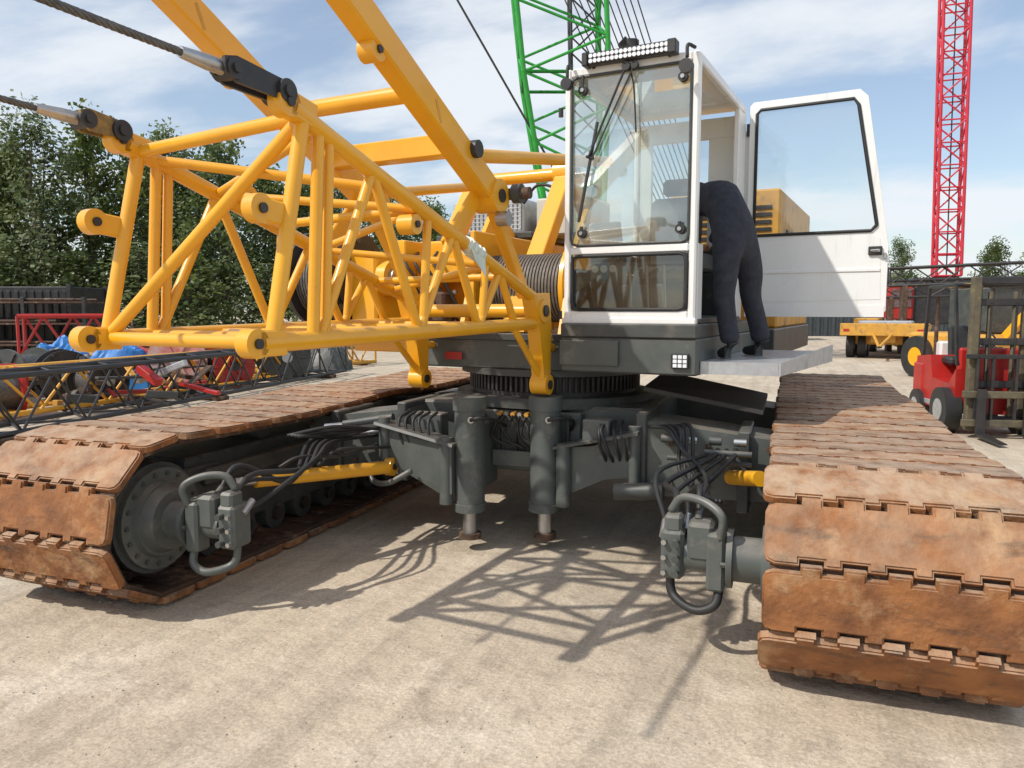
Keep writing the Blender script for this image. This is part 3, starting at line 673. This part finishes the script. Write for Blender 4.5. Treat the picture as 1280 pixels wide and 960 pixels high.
gp=[(p_[0],-.045,p_[1]) for p_ in inner]; gp.append(gp[0]); b.path(gp,.014,BLK,seg=8,sub=1)
b.box((1.0,-.055,2.26),(.10,.02,.07),BLKM,None,.006); b.tube((.97,-.06,2.26),(1.03,-.09,2.26),.012,STL); b.box((1.07,-.05,2.22),(.02,.03,.05),STL)
for z in (2.0,3.3): b.tube((-.01,-.03,z-.05),(-.01,-.03,z+.05),.016,BLKM)
b.bb(-.04,.05,-.01,.02,1.9,3.3,WHT,.004)
b.obj('door_fittings',door)
b=MB(); b.add([(p_[0],-.022,p_[1]) for p_ in inner],[tuple(range(len(inner)))],GLSD); b.obj('door_glass',door)

# ================================================================ PERSON (mechanic leaning into cab)
per=empty('mechanic',SC,RZ)
def skin(name,verts,edges,mat,parent,sub=2):
    me=bpy.data.meshes.new(name); me.from_pydata([v[:3] for v in verts],edges,[]); me.materials.append(mat)
    o=bpy.data.objects.new(name,me); scn.collection.objects.link(o); o.parent=parent
    sk=o.modifiers.new('Skin','SKIN'); sk.use_smooth_shade=True
    for i,v in enumerate(verts):
        d=me.skin_vertices[0].data[i]; r=v[3]; d.radius=(r,r); d.use_root=(i==0)
    ss=o.modifiers.new('Sub','SUBSURF'); ss.levels=sub; ss.render_levels=sub
    return o
zf=1.447
bv=[(1.53,-.30,2.36,.160),(1.48,-.20,2.54,.150),(1.38,-.04,2.66,.17),(1.29,.08,2.69,.14),(1.235,.15,2.69,.065),
 (1.52,-.40,2.26,.118),(1.53,-.43,2.08,.098),(1.52,-.44,1.90,.080),(1.55,-.43,1.70,.072),(1.58,-.43,1.55,.076),
 (1.60,-.20,2.26,.118),(1.65,-.14,2.08,.098),(1.64,-.08,1.90,.080),(1.69,-.02,1.70,.072),(1.72,.0,1.55,.076),
 (1.20,-.04,2.62,.070),(1.10,-.0,2.44,.052),(1.08,.10,2.33,.040),
 (1.36,.20,2.62,.070),(1.32,.27,2.44,.052),(1.27,.22,2.33,.040)]
be=[(0,1),(1,2),(2,3),(3,4),(0,5),(5,6),(6,7),(7,8),(8,9),(0,10),(10,11),(11,12),(12,13),(13,14),(3,15),(15,16),(16,17),(3,18),(18,19),(19,20)]
skin('workwear_body',bv,be,DEN,per)
for n_,(fx,fyy) in (('boot_1',(1.58,-.43)),('boot_2',(1.72,.0))):
    skin(n_,[(fx+.02,fyy,zf+.05,.048),(fx+.01,fyy,zf+.13,.052),(fx-.06,fyy+.04,zf+.045,.046),(fx-.12,fyy+.09,zf+.035,.038),(fx-.15,fyy+.13,zf+.032,.030)] if n_=='boot_2' else [(fx+.02,fyy,zf+.05,.048),(fx+.01,fyy,zf+.13,.052),(fx-.05,fyy+.02,zf+.045,.046),(fx-.08,fyy+.06,zf+.035,.038),(fx-.09,fyy+.1,zf+.032,.030)],[(0,1),(0,2),(2,3),(3,4)],BLK,per)
HL=(1.17,.22,2.70); HR=(0,R(-35),R(-52))
hb=bpy.data.meshes.new('head'); bm=bmesh.new(); bmesh.ops.create_uvsphere(bm,u_segments=24,v_segments=16,radius=1)
for v in bm.verts:
    x,y,z=v.co; v.co=V((x*.095,y*.078,z*.118))
    if z<0: v.co.y*=1-.28*(-z); v.co.x-= -z*.012
    if x<-.6 and abs(y)<.22 and -.35<z<.05: v.co.x-=.016
bm.to_mesh(hb); bm.free(); hb.materials.append(SKIN)
for p_ in hb.polygons: p_.use_smooth=True
ho=bpy.data.objects.new('head',hb); scn.collection.objects.link(ho); ho.parent=per; ho.location=HL; ho.rotation_euler=HR
b=MB()
for s in (-1,1):
    b.tube((-.086,s*.032,.01),(-.094,s*.032,.01),.012,M('eye_white',(.7,.7,.7),rough=.3),seg=10); b.tube((-.094,s*.032,.01),(-.0955,s*.032,.01),.005,BLK,seg=8)
    b.box((.0,s*.08,-.0),(.035,.02,.06),SKIN,None,.008); b.box((-.088,s*.032,.032),(.01,.035,.008),HAIR)
b.box((-.085,0,-.062),(.012,.045,.01),M('lips',(.4,.15,.12)),None,.003)
o=b.obj('face_features',per); o.location=HL; o.rotation_euler=HR
hm=bpy.data.meshes.new('hair'); bm=bmesh.new(); bmesh.ops.create_uvsphere(bm,u_segments=24,v_segments=16,radius=1)
bmesh.ops.delete(bm,geom=[v for v in bm.verts if v.co.z<.15 and v.co.x<.1 or v.co.z<-.35],context='VERTS')
for v in bm.verts: v.co=V((v.co.x*.101+.004,v.co.y*.084,v.co.z*.124))
bm.to_mesh(hm);bm.free();hm.materials.append(HAIR)
for p_ in hm.polygons: p_.use_smooth=True
o=bpy.data.objects.new('hair',hm);scn.collection.objects.link(o);o.parent=per;o.location=HL;o.rotation_euler=HR
for n_,(hx,hy,hz) in (('hand_1',(1.07,.12,2.30)),('hand_2',(1.25,.22,2.30))):
    vv=[(hx+.01,hy,hz+.02,.026),(hx-.03,hy,hz-.01,.032)]; ee=[(0,1)]
    for k,(dy,ln) in enumerate(((-.03,.07),(-.01,.08),(.01,.075),(.03,.06))):
        i=len(vv); vv+=[(hx-.055,hy+dy,hz-.02,.011),(hx-.055-ln*.5,hy+dy*1.2,hz-.03,.0095),(hx-.055-ln*.7,hy+dy*1.2,hz-.05,.008)]; ee+=[(1,i),(i,i+1),(i+1,i+2)]
    i=len(vv); vv+=[(hx-.02,hy+.045,hz-.02,.012),(hx-.05,hy+.065,hz-.03,.010)]; ee+=[(0,i),(i,i+1)]
    skin(n_,vv,ee,SKIN,per,1)

# ================================================================ BACKGROUND LATTICE CRANES
g=W(2.6,26)
gc=empty('green_lattice_crane',g,R(20))
b=MB()
def qd(c,w_,h_,): return [V(c)+V((-w_/2,-h_/2,0)),V(c)+V((w_/2,-h_/2,0)),V(c)+V((w_/2,h_/2,0)),V(c)+V((-w_/2,h_/2,0))]
lattice(b,qd((-.4,0,3.0),1.5,1.5),qd((-.95,-1,9.0),2.6,2.2),6,.08,.045,GRN,8)
lattice(b,qd((-.95,-1,9.0),2.6,2.2),qd((-1.7,-2.2,17),2.9,2.2),8,.08,.045,GRN,8)
lattice(b,qd((0,.6,3.0),.9,.9),qd((-.2,1.5,16),1.0,.9),14,.05,.03,BLKM,6)
b.bb(-1.6,2.4,-.5,5,1.0,3.0,GRN,.05); b.bb(-2.2,-1.2,-2.5,4,.0,1.0,BLKM,.1); b.bb(1.6,2.6,-2.5,4,0,1.0,BLKM,.1)
b.obj('boom_and_body',gc)
b=MB()
for i in range(11):
    b.tube((-1.9+i*.26,-.8,13.6),(3.2+i*.13,1.0,4.0),.022,BLKM,seg=5)
b.beam((1.0,0,10.6),(2.4,0,9.3),.3,.3,BLKM)
for i in range(4): b.tube((1.3+i*.3,0,10.6-i*.3),(1.3+i*.3,0,9.6-i*.3),.28,BLKM,seg=12)
b.obj('hoist_ropes',gc)
b=MB(); b.tube((0,0,0),W(-5.4,24)-W(1.2,24)+V((0,0,11.2)),.04,BLKM,seg=6); o=b.obj('stay_rope',gc); o.location=(-1.2,-1,6.2)
o.rotation_euler=(0,0,-R(20))
g=W(20.95,37); rcn=empty('red_lattice_crane',g,0)
b=MB()
lattice(b,qd((0,0,3.4),1.05,1.05),qd((-.35,0,21),1.15,1.15),17,.075,.038,REDM,8)
for i in range(18):
    t=i/17
    q=qd((-.35*t,0,3.4+17.6*t),1.07,1.07)
    for k in range(4): b.tube(q[k],q[(k+1)%4],.036,REDM,seg=6)
b.tube((0,0,3),(-.3,0,21),.03,BLKM,seg=6)
b.obj('lattice_tower',rcn)
b=MB(); b.bb(-1.6,1.6,-1,4,1.1,3.3,BLKM,.05); b.bb(-2.6,-1.5,-1.2,.6,1.3,3.0,RED,.08); b.bb(-2.5,-1.6,-1.25,-1.19,1.9,2.8,GLSD,.01); b.bb(-2.2,-1.2,-3,3.4,.0,1.05,BLKM,.15); b.bb(1.2,2.2,-3,3.4,0,1.05,BLKM,.15)
for i in range(5): b.tube((-2.2,-2.4+i*1.2,.5),(-2.25,-2.4+i*1.2,.5),.35,RUSTD)
b.obj('crane_body',rcn)

# ================================================================ TRAILER
g=W(13.4,27.5); tr=empty('yellow_trailer',g,R(-10))
b=MB()
b.bb(-1.4,1.4,-.2,7,.95,1.15,YELD,.03); b.bb(-1.42,1.42,-.25,-.18,.85,1.30,YELD,.02)
for y in range(8): b.bb(-1.35,1.35,.05+y*.85,.75+y*.85,1.153,1.21,YELD,.02)
for x in (-1.15,-.75,.75,1.15):
    for y in (.9,2.0,5.5):
        b.tube((x-.13,y,.45),(x+.13,y,.45),.45,BLK,seg=24); b.tube((x-.14,y,.45),(x+.14,y,.45),.2,GALV,seg=16)
b.bb(-1.0,1.0,.7,1.1,.5,.95,YELD,.04); b.bb(-.4,.4,0,6.5,.6,.95,YELD,.03)
b.tube((-.3,-.2,.9),(0,-1.5,.5),.05,YELD); b.tube((.3,-.2,.9),(0,-1.5,.5),.05,YELD); b.lug((0,-1.55,.5),(0,0,1),.1,.05,BLKM)
b.bb(-.9,.9,.4,2.2,1.22,1.38,GALV,.04); b.bb(-1.3,-.4,3,5,1.22,1.45,YELD,.03)
for x in (-1.2,1.2): b.bb(x-.1,x+.1,-.262,-.252,1.0,1.1,RED,.004)
b.obj('trailer_body',tr)

# ================================================================ FORKLIFT
g=W(6.85,10.7); fk=empty('forklift_truck',g,R(10))
b=MB()
for x in (-.38,.38):
    b.bb(x-.055,x+.055,-.18,-.06,.10,2.25,FKM,.01); b.bb(x*.8-.04,x*.8+.04,-.06,.03,.12,2.18,FKM,.01)
for z in (.25,.75,1.35,1.9,2.2): b.bb(-.42,.42,-.10,-.02,z-.05,z+.05,BLKM,.01)
for x in (-.16,.16): b.tube((x,-.05,.15),(x,-.05,2.05),.035,FKM,seg=14); b.tube((x,-.1,.5),(x,-.1,1.9),.014,BLKM,seg=6)
for z in (.22,.62): b.bb(-.52,.52,-.27,-.20,z-.05,z+.05,FKM,.01)
for x in (-.35,-.15,.15,.35): b.bb(x-.02,x+.02,-.26,-.21,.25,1.15,BLKM,.005)
b.bb(-.5,.5,-.26,-.21,1.12,1.18,BLKM,.005)
for x in (-.3,.3):
    b.bb(x-.06,x+.06,-.33,-.28,.05,.7,BLKM,.008); b.prism([(x-.06,-.33,.04),(x-.06,-1.0,.04),(x-.06,-1.0,.055),(x-.06,-.33,.09)],(.12,0,0),BLKM)
b.obj('mast_and_forks',fk)
b=MB()
b.prism([(-.5,.1,.3),(-.5,1.6,.3),(-.5,1.75,.5),(-.5,1.7,1.05),(-.5,1.1,1.1),(-.5,1.0,.75),(-.5,.35,.72),(-.5,.1,.95)],(1.0,0,0),RED)
b.bb(-.52,.52,1.35,1.85,.35,1.0,RED,.08); b.bb(-.45,.45,.12,.25,.7,1.25,RED,.03)
b.bb(-.35,.35,.75,1.2,.95,1.08,BLK,.04); b.box((0,1.2,1.3),(.45,.1,.5),BLK,Matrix.Rotation(R(-8),3,'X'),.04)
b.tube((0,.3,1.1),(0,.5,1.35),.02,BLK); b.path([(.17*math.cos(t/12*2*math.pi),.5+.1*math.sin(t/12*2*math.pi),1.36+.12*math.sin(t/12*2*math.pi)) for t in range(13)],.014,BLK,sub=1)
for x in (-.46,.46):
    b.beam((x,.16,1.0),(x,.38,2.15),.05,.05,BLKM); b.beam((x,1.55,1.0),(x,1.4,2.15),.05,.05,BLKM)
    b.beam((x,.38,2.15),(x,1.42,2.15),.05,.05,BLKM)
    b.bb(x-.05,x+.05,.5,1.3,.32,.40,GALV,.01)
for i in range(7): b.beam((-.46,.4+i*.165,2.16),(.46,.4+i*.165,2.16),.03,.03,BLKM)
for x,y,r in ((-.52,.35,.33),(.52,.35,.33),(-.47,1.5,.26),(.47,1.5,.26)):
    b.tube((x-.11,y,r),(x+.11,y,r),r,BLK,seg=26); b.tube((x-.12,y,r),(x+.12,y,r),r*.5,GALV,seg=18)
b.tube((-.3,1.5,1.0),(-.3,1.5,2.0),.03,RUSTD); b.tube((.2,1.7,.98),(.2,1.7,1.05),.1,WHT)
b.bb(-.3,.3,1.3,1.5,1.05,1.3,WHT,.03)
b.obj('chassis',fk)

g=W(12.2,18); e=empty('yellow_loader',g,R(30)); b=MB()
b.bb(-.9,.9,0,3,.5,1.2,YELD,.08); b.bb(-.6,.6,.6,1.9,1.2,2.35,GRYD,.05); b.bb(-.62,.62,.55,1.95,2.35,2.45,YEL,.03)
for x in (-.55,.55): b.beam((x,.2,1.0),(x,-.9,2.1),.14,.2,YEL); b.beam((x,-.9,2.1),(x,-1.5,.9),.12,.16,YEL)
b.bb(-1.0,1.0,-1.9,-1.4,.3,1.0,YELD,.08)
for x in (-.85,.85):
    for y in (.4,2.5): b.tube((x-.18,y,.55),(x+.18,y,.55),.55,BLK,seg=24); b.tube((x-.19,y,.55),(x+.19,y,.55),.25,YEL,seg=16)
b.obj('body',e)
up=V((0,0,1))
e=empty('stored_black_boom'); b=MB()
for (A,B_,zz) in ((W(15.2,31),W(26,24),2.75),(W(15.5,33),W(30,27),2.3)):
    dd=(B_-A).normalized(); sd_=V((-dd.y,dd.x,0))*.7
    lattice(b,[A+up*zz,A+up*zz+sd_,A+up*(zz+.7)+sd_,A+up*(zz+.7)],[B_+up*(zz+.3),B_+up*(zz+.3)+sd_,B_+up*(zz+1.0)+sd_,B_+up*(zz+1.0)],14,.05,.028,BLKM)
    for t in (.05,.5,.95):
        c=A.lerp(B_,t); b.bb(c.x-.1,c.x+.1,c.y-.1,c.y+.8,0,zz+.3*t,RUSTD,.02)
b.obj('boom_section',e)

DG=M('dark_cladding',(.045,.055,.06),(.06,.07,.075),rough=.6)
e=empty('dark_warehouse'); b=MB()
A=W(16,52);B_=W(38,50); dd=(B_-A).normalized(); nn=V((-dd.y,dd.x,0))
b.prism([A,B_,B_+nn*12,A+nn*12],up*3.2,DG)
ln=(B_-A).length
for i in range(int(ln/.5)): c=A+dd*(i*.5+.1)-nn*.04; b.prism([c,c+dd*.2,c+dd*.2+up*3.15,c+up*3.15],-nn*.04,DG)
b.prism([A-nn*.12+up*3.2,B_-nn*.12+up*3.2,B_+nn*12+up*3.2,A+nn*12+up*3.2],up*.12,GRYD)
for k in (9,): c=A+dd*k-nn*.1; b.prism([c,c+dd*2.4,c+dd*2.4+up*2.6,c+up*2.6],-nn*.03,GALV)
b.obj('walls_and_roof',e)
def container(l,d,rz,mat,L_=6.0):
    e=empty('shipping_container',W(l,d),rz); b=MB(); b.bb(-L_/2,L_/2,-1.2,1.2,.1,2.6,mat,.03)
    n=int(L_/.28)
    for i in range(n): b.bb(-L_/2+.15+i*.28,-L_/2+.29+i*.28,-1.235,-1.2,.25,2.45,mat,.01)
    for x in (-L_/2,L_/2):
        for y in (-1.2,1.2): b.bb(x-.08,x+.08,y-.08,y+.08,0.02,2.66,mat,.01)
    b.obj('box',e)
container(-18.5,28,R(20),BLKM); container(13,46,R(14),GRYD,8)

# ================================================================ left storage yard
def boomlay(name,a,c,wid,z,n,rc_,rb_,mat):
    e=empty(name); b=MB(); dd=(c-a).normalized(); s_=V((-dd.y,dd.x,0))*wid
    lattice(b,[a+up*z,a+up*z+s_,a+up*(z+wid)+s_,a+up*(z+wid)],[c+up*z,c+up*z+s_,c+up*(z+wid)+s_,c+up*(z+wid)],n,rc_,rb_,mat)
    for t in (.08,.5,.92):
        q=a.lerp(c,t)+s_*.5; b.bb(q.x-.5,q.x+.5,q.y-.15,q.y+.15,0,z-.03,RUSTD,.02)
    b.obj('boom_section',e)
boomlay('stored_black_boom',W(-7.0,9.2),W(-4.6,21),.78,.12,20,.04,.02,BLKM)
boomlay('stored_yellow_boom',W(-8.3,11.2),W(-5.5,20),.7,.12,13,.045,.024,YEL)
boomlay('stored_yellow_boom',W(-8.0,19),W(-4.5,25),1.0,.1,9,.06,.03,YELD)
boomlay('stored_red_boom',W(-14.6,22.5),W(-12.2,23.6),1.2,.4,4,.07,.04,RED)
boomlay('stored_red_boom',W(-11.5,12),W(-9.3,14.5),.6,.1,5,.05,.025,RED)
def reel(l,d,rz,r,wd,m1,m2):
    e=empty('cable_reel',W(l,d),rz); b=MB()
    for s in (-1,1):
        b.tube((0,s*wd/2-.03,r),(0,s*wd/2+.03,r),r,m1,seg=32)
        for k in range(6):
            a=k*math.pi/3; b.beam((0,s*(wd/2+.04),r),(r*.95*math.cos(a),s*(wd/2+.04),r+r*.95*math.sin(a)),.05,.06,m1)
        b.tube((0,s*(wd/2+.05),r),(0,s*(wd/2+.07),r),r*.22,m2,seg=20)
    b.tube((0,-wd/2,r),(0,wd/2,r),r*.72,ROPE,seg=32)
    b.obj('drum',e)
TAN=M('faded_red_paint',(.55,.14,.11),(.55,.42,.38),scale=3,rough=.6)
reel(-7.6,17.6,R(24),.66,.9,TAN,GALV); reel(-6.7,17.8,R(65),.5,.8,RED,BLKM); reel(-9.0,15.2,R(60),.5,.7,BLKM,GALV); reel(-8.6,12.6,R(-20),.42,.6,RED,BLKM)
reel(-8.1,14.8,R(80),.42,.7,BLKM,GALV); reel(-10.2,15.8,R(10),.5,.8,GRYD,BLKM); reel(-5.9,19.5,R(50),.6,.9,GRYD,GALV)
rt=random.Random(4)
def tarp(l,d,sx,sy,h,rz,mat,name='tarp_pile'):
    bm=bmesh.new(); bmesh.ops.create_grid(bm,x_segments=26,y_segments=26,size=1)
    for v in bm.verts:
        r_=max(abs(v.co.x),abs(v.co.y)); v.co.z=(1-r_**4)*h*(1+.25*math.sin(v.co.x*5+l)*math.cos(v.co.y*4))+rt.uniform(-.05,.05)*(1-r_); v.co.x*=sx+rt.uniform(-.03,.03); v.co.y*=sy
    me=bpy.data.meshes.new(name); bm.to_mesh(me); bm.free(); me.materials.append(mat)
    o=bpy.data.objects.new(name,me); scn.collection.objects.link(o); o.location=W(l,d); o.rotation_euler=(0,0,rz)
tarp(-8.9,17.2,.75,.6,.95,.6,BLUE); tarp(-5.9,22.5,1.0,.7,.8,.2,GRYD); tarp(-10.8,18.0,.8,.7,.7,.2,M('grey_sheet',(.3,.3,.29),(.2,.2,.2))); tarp(-11.6,19.5,.8,.6,.9,.9,BLUE)
e=empty('steel_scrap_pile'); b=MB()
for i in range(190):
    d=rt.uniform(12.5,25); l=-.40*d-rt.uniform(0.3,4.2); q=W(l,d); a=rt.uniform(0,3.14); ln_=rt.uniform(.3,1.2); z=rt.uniform(.05,.6)
    b.beam(q+V((0,0,z)),q+V((math.cos(a)*ln_,math.sin(a)*ln_,max(.04,z+rt.uniform(-.25,.3)))),rt.uniform(.04,.16),rt.uniform(.03,.14),rt.choice((BLKM,RUSTD,RUSTD,GRYD,RED,GALV,YELD)))
b.obj('scrap',e)
e=empty('steel_rack',W(-17,25),R(20)); b=MB()
for x in (-3,-1,1,3):
    for y in (0,1.5): b.bb(x-.06,x+.06,y-.06,y+.06,0,2.2,BLKM)
for z in (.6,1.3,2.0):
    b.bb(-3,3,-.05,1.55,z,z+.06,RUSTD)
    for i in range(10): b.tube((-2.8,.1+i*.14,z+.12),(rt.uniform(1.5,2.9),.1+i*.14,z+.12),.05,(RUSTD,BLKM,RUSTD)[i%3],seg=6)
b.obj('rack',e)

# ================================================================ trees
def tree_mesh(name,seed,H,Wd,leaves=5200,low=.08,ls=.2):
    r=random.Random(seed); b=MB()
    tops=[]
    ntr=r.choice((2,3))
    for k in range(ntr):
        x,y=r.uniform(-.25,.25)*k,r.uniform(-.25,.25)*k; p=V((x,y,-.05)); seg=8; hh=H*r.uniform(.8,.97); lean=V((r.uniform(-.06,.06),r.uniform(-.06,.06),1))
        for i in range(seg):
            q=p+lean*hh/seg+V((r.uniform(-.12,.12),r.uniform(-.12,.12),0)); ra=.14*(1-i/seg)+.02; rb_=.14*(1-(i+1)/seg)+.02
            b.tube(p,q,ra,BARK,r2=rb_,seg=7,cap=False)
            if i>=1:
                for j in range(3):
                    a=r.uniform(0,6.28); l=Wd*.5*(1-.7*(i/seg))*r.uniform(.5,1); e_=q+V((math.cos(a)*l,math.sin(a)*l,l*r.uniform(.4,1.1)))
                    m_=q.lerp(e_,.5)+V((0,0,-.1)); b.tube(q,m_,rb_*.5,BARK,r2=rb_*.3,seg=5,cap=False); b.tube(m_,e_,rb_*.3,BARK,r2=.01,seg=5,cap=False)
                    tops.append((e_,r.uniform(.4,.95))); tops.append((m_,r.uniform(.3,.7)))
            p=q
        tops.append((p,.5))
    for i in range(60):
        t=r.uniform(low,1); rad=Wd*.5*math.sin(math.pi*min(1,(t*.82+.15)))**.7*r.uniform(.35,1.0); a=r.uniform(0,6.28)
        tops.append((V((math.cos(a)*rad,math.sin(a)*rad,t*H)),r.uniform(.35,.9)))
    per_=leaves//len(tops)
    mats=[L1,L2,L3]
    for c,rad in tops:
        mt=r.choices(mats,(4,3,3))[0]
        for i in range(per_):
            d=V((r.gauss(0,1),r.gauss(0,1),r.gauss(0,1))).normalized()*rad*r.random()**.45; d.z*=1.25
            q=c+d
            if q.z<.1: continue
            u=V((r.gauss(0,1),r.gauss(0,1),r.gauss(0,1))).normalized(); v=u.orthogonal().normalized(); s=ls*r.uniform(.6,1.3)
            b.add([q-u*s*.5,q+v*s*.32,q+u*s*.5,q-v*s*.32],[(0,1,2,3)],mt if r.random()<.8 else r.choice(mats))
    me_o=b.obj(name); me=me_o.data; bpy.data.objects.remove(me_o); return me
tm=[tree_mesh('tree_mesh_%d'%i,20+i,10,4.8,6800,ls=.23) for i in range(4)]
tl=[tree_mesh('small_tree_mesh_%d'%i,40+i,10,4.8,2200,ls=.38) for i in range(2)]
def tree(l,d,s,k,rz,name='poplar_tree',sw=1,ms=None):
    ms=ms or tm
    o=bpy.data.objects.new(name,ms[k%len(ms)]); scn.collection.objects.link(o); o.location=W(l,d); o.scale=(s*sw,s*sw,s); o.rotation_euler=(0,0,rz)
rt=random.Random(11)
hs=[1.0,1.05,.95,1.08,1.1,.98,1.05,.92,.97,.98,.92,.95,.88,.85,.8]
for i in range(15):
    l=-27+i*1.65+rt.uniform(-.4,.4); d=36+rt.uniform(-2,2)+i*.3
    tree(l,d,hs[i]*(.98 if i<9 else .87),i%4,rt.uniform(0,6.28))
for i in range(10): tree(-28+i*2.7,33+rt.uniform(-1,1)+i*.4,.42+rt.uniform(-.05,.08),i,rt.uniform(0,6),'shrub',1.8,tl)
tree(26.2,52,.62,0,1); tree(25.0,54,.5,2,2); tree(40,58,.75,1,1); tree(37.6,60,.7,3,3); tree(43,58,.9,2,2)
for i in range(20):
    tree(-40+i*6.6,92+rt.uniform(-4,4),.5+rt.uniform(-.1,.1),i,rt.uniform(0,6),'distant_tree',2.2,tl)
